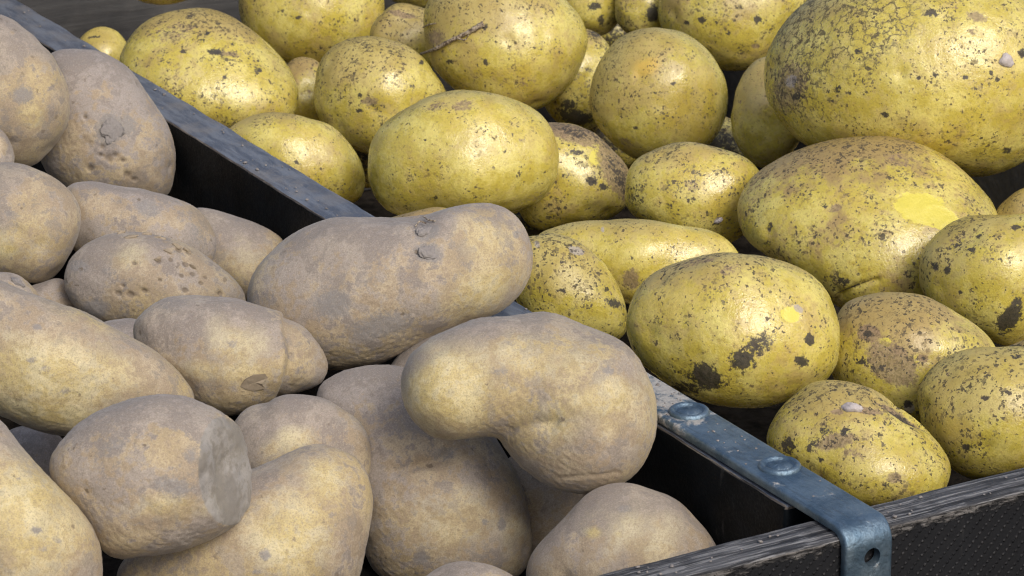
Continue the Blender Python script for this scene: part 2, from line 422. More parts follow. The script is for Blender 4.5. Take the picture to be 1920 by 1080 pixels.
top_slot = lambda n, c: 1 if n.z > 0.5 else 0
board('front_panel', (LEFT_X - 0.012, -T_FR, FLOOR_Z), (RIGHT_X + 0.012, 0, -0.0005),
      ([M_MESH, M_FEDGE, M_FACE], lambda n, c: 1 if n.z > 0.3 else (2 if n.y > 0.3 else 0)), 0.0012, jitter=0.0002, seed=3)
board('divider', (-T_DIV, 0.012, FLOOR_Z + 0.004), (T_DIV, BACK_Y - 0.001, -0.0005),
      ([M_FACE, M_DEDGE, M_FRAY], lambda n, c: (2 if c.x < -T_DIV + 0.0011 and n.x < -0.2 else 1) if n.z > 0.15 else (2 if n.y < -0.5 and c.z > 0.055 else 0)), 0.0013, jitter=0.00022, seed=4)
board('back_panel', (LEFT_X - 0.012, BACK_Y, FLOOR_Z), (RIGHT_X + 0.012, BACK_Y + 0.015, 0.10),
      ([M_BACK], lambda n, c: 0), 0.0012, jitter=0.0002, seed=5)
board('side_panel', (LEFT_X - 0.012, 0.001, FLOOR_Z), (LEFT_X, BACK_Y - 0.001, -0.0005), ([M_FACE, M_DEDGE], top_slot), 0.0012, jitter=0.00015, seed=6)
board('side_panel', (RIGHT_X, 0.001, FLOOR_Z), (RIGHT_X + 0.012, BACK_Y - 0.001, -0.0005), ([M_BACK, M_DEDGE], top_slot), 0.0012, jitter=0.00015, seed=7)
board('floor_board', (LEFT_X - 0.011, -T_FR + 0.001, FLOOR_Z - 0.012), (RIGHT_X + 0.011, BACK_Y + 0.014, FLOOR_Z - 0.0005), ([M_EARTH], lambda n, c: 0), 0.001)

# bent steel strap over the divider and down the front
def strap():
    W = 0.0086; t = 0.003; R = 0.0042
    y_far, y_fr = 0.150, -T_FR - 0.0008
    prof = []                         # (y, z) of the inner line, then outward normal
    for y in np.linspace(y_far, y_fr + R, 40): prof.append((y, 0.0004, 0.0, 1.0))
    for a in np.linspace(0, math.pi / 2, 10)[1:]:
        prof.append((y_fr + R - R * math.sin(a), 0.0004 - R + R * math.cos(a), -math.sin(a), math.cos(a)))
    for z in np.linspace(0.0004 - R - 0.002, -0.060, 14): prof.append((y_fr, z, -1.0, 0.0))
    rim = []                          # rounded cross section (x, h)
    b = 0.0012
    for cx, cz, a0 in ((W - b, t - b, 0), (-W + b, t - b, 90), (-W + 0.0004, 0.0004, 180), (W - 0.0004, 0.0004, 270)):
        rr = b if a0 < 180 else 0.0004
        for k in range(5):
            a = math.radians(a0 + 90 * k / 4); rim.append((cx + rr * math.cos(a), cz + rr * math.sin(a)))
    bm = bmesh.new(); rings = []
    for (y, z, ny, nz) in prof:
        rings.append([bm.verts.new((x, y + ny * hh, z + nz * hh)) for x, hh in rim])
    for i in range(len(rings) - 1):
        for k in range(len(rim)):
            k2 = (k + 1) % len(rim)
            bm.faces.new((rings[i][k], rings[i][k2], rings[i + 1][k2], rings[i + 1][k]))
    bm.faces.new(rings[0]); bm.faces.new(rings[-1][::-1])
    bmesh.ops.recalc_face_normals(bm, faces=bm.faces)
    me = bpy.data.meshes.new('corner_strap'); bm.to_mesh(me); bm.free()
    for p in me.polygons: p.use_smooth = True
    o = mesh_obj('corner_strap', me, M_STEEL, crate); o.location = -np.array(crate.location)
    # real hole in the hanging leg
    bmc = bmesh.new()
    bmesh.ops.create_cone(bmc, cap_ends=True, segments=40, radius1=0.0029, radius2=0.0029, depth=0.012,
                          matrix=Matrix.Translation((0.0009, y_fr - 0.0015, HOLE_Z)) @ Matrix.Rotation(math.pi / 2, 4, 'X'))
    mc = bpy.data.meshes.new('cut'); bmc.to_mesh(mc); bmc.free()
    co = bpy.data.objects.new('cut', mc); COL.objects.link(co); co.location = (0, 0, 0)
    md = o.modifiers.new('hole', 'BOOLEAN'); md.object = co; md.operation = 'DIFFERENCE'; md.solver = 'EXACT'
    bpy.context.view_layer.update()
    dg = bpy.context.evaluated_depsgraph_get()
    me2 = bpy.data.meshes.new_from_object(o.evaluated_get(dg))
    o.modifiers.clear(); o.data = me2
    for p in me2.polygons: p.use_smooth = True
    me2.set_sharp_from_angle(angle=math.radians(40))
    bpy.data.objects.remove(co); bpy.data.meshes.remove(mc)
    return o

def px_to_plane(u, v, z):
    d = cam_F + cam_R * (u - 960) / FOC - cam_U * (v - 540) / FOC
    return cam_loc + d * ((z - cam_loc[2]) / d[2])
def px_to_y(u, v, y):
    d = cam_F + cam_R * (u - 960) / FOC - cam_U * (v - 540) / FOC
    return cam_loc + d * ((y - cam_loc[1]) / d[1])
HOLE_Z = float(px_to_y(1634, 1045, -T_FR - 0.0038)[2])
strap_o = strap()

def bolt(pos, seed):
    prof = [(0, .0007), (.0014, .00068), (.0030, .0006), (.0037, .0004), (.0041, .0001), (.0045, .0001), (.0049, .0006), (.0055, .0009), (.0060, .0009), (.0065, .0006), (.0068, .0002), (.0068, -.0006)]
    prof = [(r, z * 1.5 if z > 0 else z) for r, z in prof]
    rng = np.random.default_rng(seed)
    bm = bmesh.new(); N = 48; rings = []
    for r, z in prof:
        if r == 0: rings.append([bm.verts.new((0, 0, z))]); continue
        rings.append([bm.verts.new((r * math.cos(2 * math.pi * k / N), r * math.sin(2 * math.pi * k / N),
                      z + (rng.uniform(-.00028, .00028) if r < .0030 else rng.uniform(-.00005, .00005)))) for k in range(N)])
    for k in range(N): bm.faces.new((rings[0][0], rings[1][k], rings[1][(k + 1) % N]))
    for i in range(1, len(rings) - 1):
        for k in range(N):
            bm.faces.new((rings[i][k], rings[i + 1][k], rings[i + 1][(k + 1) % N], rings[i][(k + 1) % N]))
    bmesh.ops.recalc_face_normals(bm, faces=bm.faces)
    me = bpy.data.meshes.new('bolt_head'); bm.to_mesh(me); bm.free()
    for p in me.polygons: p.use_smooth = True
    o = mesh_obj('bolt_head', me, M_BOLT, strap_o); o.location = pos
for i, (u, v) in enumerate(((1292, 771), (1462, 873))):
    q = px_to_plane(u, v, 0.0038); bolt((q[0], q[1], 0.0034), i)

# ------------------------------------------------------------------ potatoes
# key: outline in photo pixels or ellipse (cx, cy, rx, ry, angle), distance from the lens, thickness factor, label, look, marks
POTATOES = {
 'D17': ([(990, 1075), (1005, 1030), (1040, 980), (1090, 935), (1140, 914), (1200, 910), (1260, 930), (1310, 975), (1345, 1030), (1345, 1090), (1290, 1140), (1160, 1165), (1050, 1150), (1000, 1115)], 0.9767, 0.92,
  'rounded dusty potato low in the corner against the front board, small orange worn spot', (0.5, 0.5, 0.4, 0),
  [('wear', 1115, 1000, 18, 12, 0, 1), ('wear', 1160, 1002, 10, 6, 0, 0.8), ('wear', 1200, 1000, 90, 50, 10, 0.55), ('clay', 1170, 955, 16, 10, 0, 0.7)]),
 'D19': (('E', 878, 1140, 126, 83, 0), 0.9548, 0.92,
  'dusty potato of which only the top shows at the bottom edge of the picture', (0.6, 0.4, 0.3, 0),
  []),
 'D10': ([(-10, 778), (30, 825), (70, 870), (110, 915), (145, 955), (175, 1000), (188, 1050), (185, 1110), (150, 1170), (50, 1200), (-80, 1150), (-150, 1000), (-140, 850), (-80, 775)], 0.933, 0.9,
  'yellowish dusty potato in the bottom left corner of the picture', (0.4, 0.5, 0.6, 0),
  [('wear', 50, 985, 95, 110, 0, 0.8), ('clay', 65, 995, 12, 8, 0, 0.9), ('clay', 105, 1015, 9, 6, 0, 0.7), ('clay', 80, 1030, 9, 6, 0, 0.7), ('clay', 35, 900, 8, 5, 0, 0.6)]),
 'D11': ([(95, 865), (110, 835), (150, 795), (205, 765), (265, 748), (320, 745), (375, 757), (428, 785), (470, 830), (490, 890), (474, 945), (437, 985), (392, 1008), (330, 1027), (260, 1040), (210, 1041), (175, 1010), (145, 960), (112, 915), (97, 885)], 0.9493, 0.92,
  'dusty potato with its right end sliced off flat and grey', (0.65, 0.4, 0.25, 0),
  [('clay', 325, 912, 44, 22, 10, 0.85), ('clay', 365, 855, 26, 18, 0, 0.7), ('clay', 215, 835, 36, 18, -20, 0.6), ('wear', 330, 950, 80, 22, 0, 0.6), ('dark', 270, 835, 6, 4, 0, 0.7), ('dark', 195, 915, 5, 7, 0, 0.6), ('dark', 140, 840, 14, 5, -40, 0.6)]),
 'D13': ([(690, 900), (696, 950), (692, 1010), (676, 1080), (640, 1140), (520, 1180), (380, 1180), (265, 1145), (220, 1085), (240, 1040), (285, 995), (345, 950), (415, 908), (485, 872), (540, 848), (590, 835), (640, 843), (672, 865)], 0.981, 0.8,
  'long dusty potato with a pale worn patch, at the bottom beside the sliced one', (0.4, 0.6, 0.55, 0),
  [('wear', 535, 1000, 70, 65, 0, 0.85), ('wear', 605, 905, 38, 40, 0, 0.7), ('clay', 496, 1040, 11, 11, 0, 1), ('clay', 480, 1070, 14, 6, 0, 0.7), ('dark', 548, 1012, 6, 5, 0, 0.6)]),
 'D12': ([(430, 800), (465, 760), (520, 740), (570, 738), (620, 750), (660, 780), (688, 820), (693, 860), (680, 900), (600, 930), (500, 925), (445, 895), (425, 845)], 1.0103, 0.8,
  'small oval dusty potato just behind the sliced one and the long one', (0.55, 0.4, 0.35, 0),
  [('wear', 545, 830, 45, 25, -15, 0.6), ('clay', 640, 790, 20, 12, 0, 0.5)]),
 'D16': ([(748, 745), (755, 700), (785, 655), (830, 622), (890, 598), (960, 588), (1030, 592), (1100, 610), (1160, 645), (1205, 690), (1232, 735), (1241, 790), (1232, 840), (1205, 885), (1165, 912), (1110, 923), (1070, 918), (1020, 895), (980, 865), (952, 835), (925, 816), (885, 820), (840, 822), (795, 808), (765, 785)], 0.9926, 0.85,
  'kidney shaped dusty potato with a bright yellow end, leaning on the crate divider', (0.45, 0.35, 0.5, 0),
  [('wear', 850, 732, 95, 75, -20, 1), ('wear', 1130, 748, 70, 40, -10, 0.8), ('wear', 1010, 670, 120, 40, 5, 0.6), ('wear', 1090, 780, 110, 40, 0, 0.6), ('clay', 1138, 697, 13, 11, 0, 0.8), ('clay', 938, 700, 16, 10, 0, 0.6), ('clay', 960, 645, 16, 8, 0, 0.5), ('dark', 914, 722, 7, 4, 0, 0.5), ('crease', [(1050, 893), (1090, 889), (1160, 886)], 4, 0.35), ('crease', [(960, 808), (1000, 796), (1035, 793)], 12, 1.0)]),  # wear on the left lobe doubles as its painted highlight
 'D14': ([(588, 735), (615, 705), (660, 687), (710, 683), (775, 695), (860, 742), (912, 795), (948, 850), (970, 900), (990, 970), (1000, 1020), (992, 1060), (960, 1090), (880, 1110), (780, 1110), (715, 1085), (680, 1030), (665, 950), (645, 870), (610, 800)], 1.0318, 0.72,
  'large dusty potato with a crack across its middle, under the kidney shaped one', (0.7, 0.4, 0.3, 0),
  [('clay', 790, 1045, 17, 14, 0, 1), ('clay', 939, 982, 8, 14, 0, 1), ('clay', 908, 978, 7, 7, 0, 0.9), ('clay', 830, 850, 30, 16, -15, 0.8), ('wear', 850, 980, 90, 60, 0, 0.45), ('wear', 960, 1000, 25, 50, 0, 0.5), ('crease', [(745, 884), (790, 872), (830, 862), (842, 848)], 11, 1.8), ('dark', 805, 873, 9, 5, 0, 0.8), ('clay', 780, 880, 25, 8, 0, 0.5)]),
 'D9': ([(-100, 470), (-20, 513), (40, 540), (100, 565), (170, 590), (240, 625), (300, 665), (345, 710), (370, 748), (345, 785), (280, 810), (200, 820), (120, 820), (50, 800), (-10, 772), (-90, 735), (-160, 640), (-150, 530)], 1.0258, 0.95,
  'long smooth dusty potato with a broad yellow side at the left edge', (0.3, 0.5, 0.85, 0),
  [('wear', 90, 705, 150, 60, 8, 0.95), ('wear', 90, 770, 110, 28, 8, 0.95), ('wear', 180, 690, 60, 40, 0, 0.7), ('clay', 70, 615, 10, 7, 0, 0.9), ('clay', 60, 675, 10, 7, 0, 0.7), ('clay', 85, 690, 10, 6, 0, 0.7), ('clay', 120, 732, 14, 8, 0, 0.6), ('clay', 175, 705, 16, 10, 0, 0.5)]),
 'D18': (('E', 1012, 935, 92, 112, 15), 1.0498, 0.7,
  'potato deep in shade in the hole under the kidney shaped one', (0.5, 0.3, 0.6, 0),
  []),
 'D20': (('E', 62, 880, 80, 85, 20), 1.0975, 0.92,
  'small grey dusty potato in the gap left of the sliced one', (0.8, 0.3, 0.15, 0),
  [('clay', 75, 830, 40, 30, 0, 0.5)]),
 'D8': ([(252, 612), (280, 580), (330, 560), (390, 554), (440, 563), (490, 588), (530, 598), (565, 612), (592, 638), (608, 668), (612, 695), (598, 722), (560, 738), (520, 748), (490, 760), (455, 773), (420, 778), (365, 765), (310, 725), (268, 672)], 1.0542, 0.92,
  'two lobed dusty potato with a lifted flake of skin beside the long bent one', (0.55, 0.5, 0.35, 0),
  [('wear', 440, 645, 52, 42, 15, 0.65), ('step', [(518, 570), (528, 610), (535, 665), (528, 715), (510, 760)], 5, 2.4), ('clay', 435, 645, 10, 9, 0, 0.7), ('wear', 420, 695, 80, 22, 0, 0.6), ('clay', 560, 700, 20, 14, 0, 0.5), ('clay', 330, 575, 40, 14, -10, 0.6)]),  # first wear mark puts the lobe's pale highlight into the skin colour
 'D15': ([(715, 725), (738, 672), (795, 633), (845, 626), (900, 640), (930, 700), (905, 760), (830, 790), (750, 775)], 1.0794, 0.92,
  'dusty potato mostly hidden between the long bent one and the kidney shaped one', (0.7, 0.3, 0.3, 0),
  []),
 'D7': ([(465, 560), (475, 520), (505, 475), (550, 437), (610, 415), (680, 408), (760, 407), (810, 402), (850, 388), (900, 380), (945, 390), (980, 420), (998, 460), (1000, 490), (988, 530), (960, 570), (925, 592), (860, 615), (800, 635), (735, 668), (680, 690), (620, 697), (560, 690), (505, 660), (472, 610)], 1.0847, 0.92,
  'longest dusty potato, bent with a knobbed right end, lying across the divider', (0.6, 0.5, 0.3, 0),
  [('clay', 797, 437, 24, 17, -20, 1.2), ('clay', 800, 476, 26, 18, 10, 1.2), ('clod', 797, 437, 19, 12, -20, 0.8), ('clod', 801, 476, 20, 13, 10, 0.8), ('clay', 967, 440, 9, 9, 0, 0.9), ('dark', 967, 440, 6, 4, 0, 0.6), ('wear', 905, 545, 70, 42, -20, 0.75), ('wear', 900, 450, 50, 40, 0, 0.45), ('clay', 690, 525, 40, 22, -15, 0.5), ('clay', 625, 570, 42, 30, 0, 0.95), ('clay', 715, 610, 70, 26, -12, 0.9), ('clay', 840, 585, 60, 18, -20, 0.45), ('clay', 560, 640, 70, 30, 20, 0.7), ('crease', [(780, 405), (792, 420), (800, 445)], 16, 1.2)]),  # clay patches along the lower side also paint in the underside shading
 'D9d': (('E', 232, 676, 92, 78, 10), 1.1006, 0.92,
  'sliver of a dusty potato showing between the pitted one and the long yellow one', (0.7, 0.3, 0.2, 0),
  []),
 'D3': ([(-10, 307), (50, 312), (95, 328), (130, 360), (148, 400), (145, 440), (130, 480), (105, 518), (70, 535), (20, 525), (-40, 500), (-85, 450), (-90, 390), (-60, 335)], 1.1801, 0.92,
  'round dusty potato with a yellow patch, at the left edge above the long yellow one', (0.5, 0.5, 0.4, 0),
  [('wear', 15, 470, 24, 14, 0, 0.9), ('wear', 20, 445, 35, 22, 0, 0.6), ('wear', 60, 440, 50, 40, 0, 0.4), ('clay', 15, 400, 10, 8, 0, 0.7), ('dark', 40, 390, 5, 4, 0, 0.6)]),
 'D6': ([(118, 530), (130, 490), (165, 455), (210, 437), (260, 433), (320, 445), (380, 475), (430, 515), (458, 555), (455, 590), (420, 612), (330, 625), (240, 617), (185, 600), (140, 575)], 1.1661, 0.92,
  'dusty potato covered in small pits and lifted flakes of skin', (0.6, 0.9, 0.5, 0),
  [('clay', 182, 578, 26, 20, 0, 1), ('clay', 205, 508, 22, 10, 0, 0.6), ('clay', 150, 500, 22, 16, 0, 0.8), ('dark', 155, 505, 7, 5, 0, 0.7), ('dark', 145, 535, 5, 4, 0, 0.7), ('wear', 240, 480, 40, 20, 0, 0.4), ('pit', 335, 468, 7, 5.25, 20, 1), ('pit', 349, 495, 7, 5.25, 20, 1), ('pit', 362, 514, 6, 4.5, 20, 1), ('pit', 341, 517, 5, 3.75, 20, 1), ('pit', 376, 531, 5, 3.75, 20, 1), ('pit', 320, 487, 5, 3.75, 20, 1), ('pit', 223, 550, 7, 5.25, 20, 1), ('pit', 245, 552, 8, 6.0, 20, 1), ('pit', 271, 545, 6, 4.5, 20, 1), ('pit', 346, 544, 7, 5.25, 20, 1), ('pit', 252, 494, 5, 3.75, 20, 1), ('pit', 297, 489, 6, 4.5, 20, 1), ('pit', 385, 520, 4, 3.0, 20, 1), ('pit', 300, 525, 4, 3.0, 20, 1), ('pit', 410, 550, 6, 4.5, 20, 1), ('pit', 330, 560, 4, 3.0, 20, 1), ('pit', 232, 536, 4, 3.0, 20, 1), ('clod', 245, 446, 13, 5.8500000000000005, 10, 0.8), ('clod', 300, 447, 11, 4.95, 5, 0.8), ('clod', 330, 462, 9, 4.05, 25, 0.8), ('clod', 275, 440, 9, 4.05, 0, 0.8), ('clod', 350, 470, 9, 4.05, 30, 0.8), ('clod', 228, 437, 8, 3.6, 0, 0.8), ('clod', 312, 472, 8, 3.6, 20, 0.8), ('clod', 295, 486, 8, 3.6, -20, 0.8), ('clod', 360, 500, 7, 3.15, 30, 0.8)]),
 'D9b': (('E', -15, 590, 95, 79, -10), 1.1374, 0.92,
  'dusty potato end peeping over the long yellow one at the left edge', (0.7, 0.5, 0.3, 0),
  [('clod', 32, 530, 16, 8, 30, 1.2)]),
 'D9c': (('E', 98, 586, 72, 60, 0), 1.1763, 0.92,
  'shaded dusty potato in the gap below the round one at the left edge', (0.6, 0.3, 0.5, 0),
  []),
 'D4': ([(128, 345), (170, 342), (230, 350), (300, 362), (360, 385), (395, 420), (405, 460), (390, 500), (340, 520), (260, 520), (170, 490), (115, 440), (105, 385)], 1.2073, 0.92,
  'pinkish dusty potato lying behind the pitted one', (0.7, 0.6, 0.3, 0),
  [('clay', 275, 392, 26, 18, 10, 0.9), ('clay', 370, 440, 22, 30, 0, 0.6), ('clay', 190, 430, 26, 14, -10, 0.5)]),
 'D5': ([(365, 394), (410, 398), (460, 412), (510, 435), (535, 460), (540, 510), (510, 560), (450, 565), (390, 540), (350, 490), (340, 430)], 1.2341, 0.92,
  'dusty potato half hidden beside the dark side of the divider', (0.6, 0.4, 0.45, 0),
  [('wear', 460, 480, 50, 40, 0, 0.3)]),
 'D21': (('E', -47, 300, 75, 70, 0), 1.2491, 0.92,
  'edge of a dusty potato at the left margin between two rounder ones', (0.7, 0.4, 0.3, 0),
  []),
 'D1': ([(0, 28), (50, 55), (95, 100), (120, 150), (130, 190), (125, 235), (100, 280), (60, 308), (10, 310), (-50, 290), (-90, 220), (-100, 140), (-80, 70), (-40, 32)], 1.2768, 0.92,
  'dusty potato in the top left corner with a brownish yellow side', (0.5, 0.7, 0.5, 0),
  [('clay', 42, 178, 20, 18, 0, 1), ('wear', 60, 220, 30, 20, 0, 0.55), ('dark', 28, 58, 6, 3, 0, 0.6)]),
 'D2': ([(100, 97), (140, 93), (190, 100), (240, 130), (285, 180), (315, 235), (328, 290), (325, 345), (310, 375), (270, 385), (220, 385), (150, 370), (95, 330), (72, 270), (65, 190), (75, 130)], 1.3166, 0.92,
  'egg shaped grey dusty potato with a clay patch, rising over the divider at top left', (0.8, 0.7, 0.25, 0),
  [('clay', 205, 242, 26, 34, 20, 1.1), ('clay', 235, 235, 22, 22, 0, 1), ('clod', 208, 246, 20, 22, 30, 0.35), ('clay', 300, 290, 20, 60, 0, 0.5), ('pit', 170, 315, 8, 6.4, 0, 0.8), ('pit', 205, 295, 10, 8.0, 0, 0.8), ('pit', 215, 290, 6, 4.800000000000001, 0, 0.8), ('pit', 237, 325, 8, 6.4, 0, 0.8), ('pit', 192, 275, 6, 4.800000000000001, 0, 0.8), ('pit', 188, 291, 5, 4.0, 0, 0.8), ('pit', 230, 300, 5, 4.0, 0, 0.8), ('pit', 250, 335, 5, 4.0, 0, 0.8), ('pit', 160, 220, 5, 4.0, 0, 0.8)]),
 'Y19': ([(1442, 815), (1450, 785), (1475, 750), (1520, 718), (1570, 710), (1610, 715), (1650, 735), (1700, 775), (1745, 820), (1775, 860), (1782, 890), (1770, 925), (1720, 950), (1640, 955), (1560, 930), (1500, 890), (1452, 850)], 1.034, 0.92,
  'yellow potato with a dark groove and pale sprout, behind the front board beside the strap', (0.5, 0.8, 0.3, 0),
  [('crease', [(1640, 742), (1700, 780), (1765, 812)], 9, 3.0), ('dark', 1702, 780, 62, 5, 30, 0.9), ('scab', 1690, 775, 62, 9, 31, 1.1), ('scab', 1625, 770, 40, 8, 12, 0.8), ('scab', 1565, 828, 44, 16, -15, 0.95), ('dark', 1546, 808, 11, 7, 0, 0.9), ('dark', 1584, 810, 8, 12, 40, 0.9), ('dark', 1520, 838, 12, 16, 20, 0.8), ('dark', 1480, 835, 20, 16, 20, 0.85), ('dark', 1537, 862, 9, 6, 0, 0.9), ('scab', 1600, 850, 30, 12, 10, 0.6), ('scab', 1673, 893, 16, 11, 0, 0.9), ('dark', 1660, 905, 7, 6, 0, 0.8), ('scab', 1570, 773, 14, 6, 0, 0.9)]),
 'Y20': ([(1718, 760), (1725, 725), (1760, 685), (1810, 660), (1870, 652), (1930, 650), (1990, 680), (2015, 750), (2005, 830), (1960, 885), (1890, 900), (1820, 895), (1770, 860), (1730, 815)], 1.0547, 0.92,
  'yellow potato with small black specks behind the right end of the front board', (0.3, 0.7, 0.35, 0),
  [('dark', 1815, 838, 13, 7, 10, 0.95), ('dark', 1850, 747, 9, 5, 0, 0.9), ('dark', 1885, 740, 18, 6, -30, 0.8), ('dark', 1815, 735, 9, 6, 20, 0.7), ('dark', 1905, 668, 12, 6, 0, 0.8)]),
 'Y17': ([(1172, 620), (1178, 585), (1200, 540), (1245, 500), (1310, 480), (1380, 475), (1450, 483), (1510, 510), (1550, 550), (1575, 600), (1578, 640), (1565, 690), (1530, 730), (1470, 755), (1400, 765), (1320, 755), (1250, 720), (1195, 675)], 1.082, 0.92,
  'round yellow potato with several black soil blotches, right beside the kidney shaped one', (0.4, 0.7, 0.5, 0),
  [('dark', 1392, 672, 24, 20, 0, 1.1), ('dark', 1420, 645, 34, 24, -30, 0.8), ('dark', 1325, 705, 36, 24, 25, 1.1), ('dark', 1290, 725, 40, 14, 0, 0.8), ('dark', 1516, 637, 11, 12, 0, 1.1), ('dark', 1500, 676, 15, 10, 20, 1.1), ('bare', 1482, 590, 18, 15, 0, 1.1), ('clay', 1497, 578, 12, 6, 40, 0.9), ('scab', 1420, 650, 30, 26, 0, 0.5), ('scab', 1370, 510, 26, 12, -15, 0.6), ('dark', 1230, 600, 10, 10, 0, 0.55), ('scab', 1310, 492, 60, 10, -5, 0.6)]),
 'Y18': ([(1580, 575), (1620, 558), (1680, 552), (1740, 560), (1800, 590), (1850, 630), (1875, 690), (1850, 760), (1780, 800), (1700, 810), (1620, 770), (1565, 710), (1552, 640)], 1.0943, 0.92,
  'yellow brown potato with a large purplish brown scab in its middle', (0.7, 0.7, 0.4, 0),
  [('scab', 1675, 683, 52, 36, 38, 1.15), ('scab', 1632, 626, 24, 17, 15, 1), ('dark', 1630, 628, 11, 8, 0, 0.9), ('dark', 1618, 678, 12, 7, 0, 1), ('dark', 1650, 690, 18, 10, 0, 0.7), ('scab', 1730, 672, 12, 8, 0, 1), ('dark', 1730, 672, 6, 4, 0, 0.8), ('bare', 1662, 643, 14, 9, 0, 0.9), ('clay', 1705, 765, 12, 10, 0, 0.9), ('dark', 1702, 757, 12, 8, 0, 0.9)]),
 'Y14': ([(1725, 500), (1735, 465), (1770, 425), (1820, 403), (1880, 400), (1940, 405), (1985, 440), (2005, 510), (1990, 590), (1940, 635), (1880, 645), (1820, 620), (1760, 585), (1730, 545)], 1.1769, 0.92,
  'yellow potato with one big black soil blotch at the right edge', (0.35, 0.8, 0.25, 0),
  [('dark', 1893, 595, 32, 18, -48, 1.2), ('dark', 1905, 570, 10, 16, 15, 1), ('dark', 1757, 499, 8, 9, 0, 1), ('dark', 1778, 507, 8, 8, 0, 1), ('dark', 1822, 472, 14, 13, 0, 0.75), ('dark', 1792, 457, 20, 6, -30, 0.8), ('dark', 1835, 440, 10, 6, -20, 0.8), ('dark', 1905, 428, 12, 6, 0, 0.8), ('scab', 1800, 445, 36, 14, -25, 0.55), ('dark', 1802, 548, 5, 5, 0, 0.9)]),
 'Y32': (('E', 1955, 692, 88, 60, 0), 1.0962, 0.92,
  'brown top of a potato wedged at the right edge between two speckled ones', (0.9, 0.8, 0.4, 0),
  [('dark', 1905, 650, 16, 7, 0, 0.9)]),
 'Y16': ([(980, 445), (1020, 438), (1060, 445), (1100, 465), (1140, 505), (1168, 550), (1176, 590), (1168, 630), (1120, 650), (1050, 640), (990, 600), (960, 540), (955, 480)], 1.1646, 0.92,
  'yellow potato with grey spots touching the knobbed end of the longest dusty one', (0.3, 0.8, 0.1, 0),
  [('clay', 1080, 470, 16, 8, 15, 0.9), ('dark', 1150, 568, 22, 10, 20, 0.85), ('dark', 1053, 545, 10, 5, 0, 0.9), ('dark', 1138, 542, 7, 6, 0, 0.9), ('dark', 1053, 490, 8, 6, 0, 0.7), ('clay', 1006, 458, 8, 10, 0, 0.6), ('scab', 1110, 475, 50, 14, 25, 0.5)]),
 'Y30': (('E', 795, 470, 112, 79, 0), 1.2233, 0.92,
  'brown potato top just showing behind the longest dusty one', (0.9, 0.5, 0.6, 0),
  []),
 'Y15': ([(1005, 437), (1060, 422), (1130, 412), (1210, 412), (1290, 425), (1340, 440), (1380, 465), (1390, 500), (1350, 540), (1270, 570), (1190, 570), (1110, 550), (1040, 510), (1000, 465)], 1.1972, 0.92,
  'long flat yellow potato with a purplish spot lying behind the grey spotted one', (0.3, 0.5, 0.35, 0),
  [('scab', 1183, 522, 16, 20, 0, 1), ('dark', 1187, 485, 6, 5, 0, 0.7), ('clay', 1130, 430, 4, 8, 0, 0.7), ('dark', 1224, 483, 4, 5, 0, 0.9)]),
 'Y13': ([(1385, 400), (1392, 365), (1420, 325), (1480, 285), (1550, 260), (1620, 252), (1680, 255), (1740, 275), (1800, 315), (1850, 365), (1872, 410), (1865, 470), (1825, 540), (1750, 592), (1660, 600), (1570, 570), (1490, 510), (1430, 470), (1395, 440)], 1.233, 0.92,
  'big tan potato with a bright bare yellow patch of peeled skin', (0.85, 0.8, 0.6, 0),
  [('bare', 1725, 392, 46, 27, 15, 1.25), ('bare', 1765, 412, 32, 18, 30, 1.2), ('scab', 1567, 390, 15, 7, -15, 1), ('dark', 1548, 385, 9, 6, 0, 0.8), ('crease', [(1570, 558), (1602, 536), (1645, 522)], 5, 1.3), ('dark', 1602, 536, 42, 2.5, -22, 0.9), ('dark', 1582, 525, 16, 8, 20, 0.8), ('dark', 1448, 425, 6, 10, 0, 0.8), ('dark', 1447, 455, 10, 5, 0, 0.8), ('dark', 1607, 396, 18, 3, -30, 0.6), ('scab', 1530, 440, 18, 8, 0, 0.5), ('dark', 1700, 512, 12, 9, 0, 0.6), ('scab', 1690, 300, 50, 18, 20, 0.55)]),
 'Y22': (('E', 1957, 425, 95, 77, 0), 1.2341, 0.92,
  'small piece of a yellow potato at the right edge beside the bare patched one', (0.6, 0.5, 0.3, 0),
  []),
 'Y6': ([(689, 310), (698, 258), (730, 220), (780, 190), (840, 171), (900, 167), (950, 178), (1000, 202), (1030, 235), (1046, 278), (1047, 315), (1032, 352), (1002, 385), (965, 403), (910, 412), (840, 412), (775, 408), (725, 392), (698, 355)], 1.2949, 0.92,
  'smooth oval yellow potato in the middle behind the longest dusty one', (0.25, 0.55, 0.35, 0),
  [('scab', 868, 200, 24, 12, -15, 0.75), ('scab', 822, 202, 26, 12, -20, 0.6), ('dark', 848, 275, 5, 4, 0, 0.9), ('dark', 799, 262, 4, 4, 0, 0.9), ('dark', 944, 284, 5, 4, -40, 0.9), ('dark', 816, 370, 7, 5, 0, 0.9), ('dark', 925, 315, 6, 7, 0, 0.7), ('scab', 976, 263, 8, 5, 0, 0.8), ('dark', 917, 174, 10, 4, 0, 0.7), ('scab', 1000, 370, 30, 12, -30, 0.5)]),
 'Y10': ([(1170, 365), (1178, 330), (1200, 298), (1245, 274), (1300, 268), (1360, 280), (1405, 305), (1425, 335), (1422, 385), (1405, 430), (1370, 455), (1320, 455), (1250, 435), (1195, 412), (1174, 390)], 1.2751, 0.92,
  'small round yellow potato in front of the round orange spotted one', (0.45, 0.9, 0.5, 0),
  [('scab', 1300, 348, 22, 16, 0, 0.6), ('dark', 1298, 375, 14, 6, 0, 0.7), ('dark', 1255, 385, 8, 8, 0, 0.7), ('dark', 1300, 340, 5, 4, 0, 0.8), ('clay', 1346, 413, 9, 5, -25, 1)]),
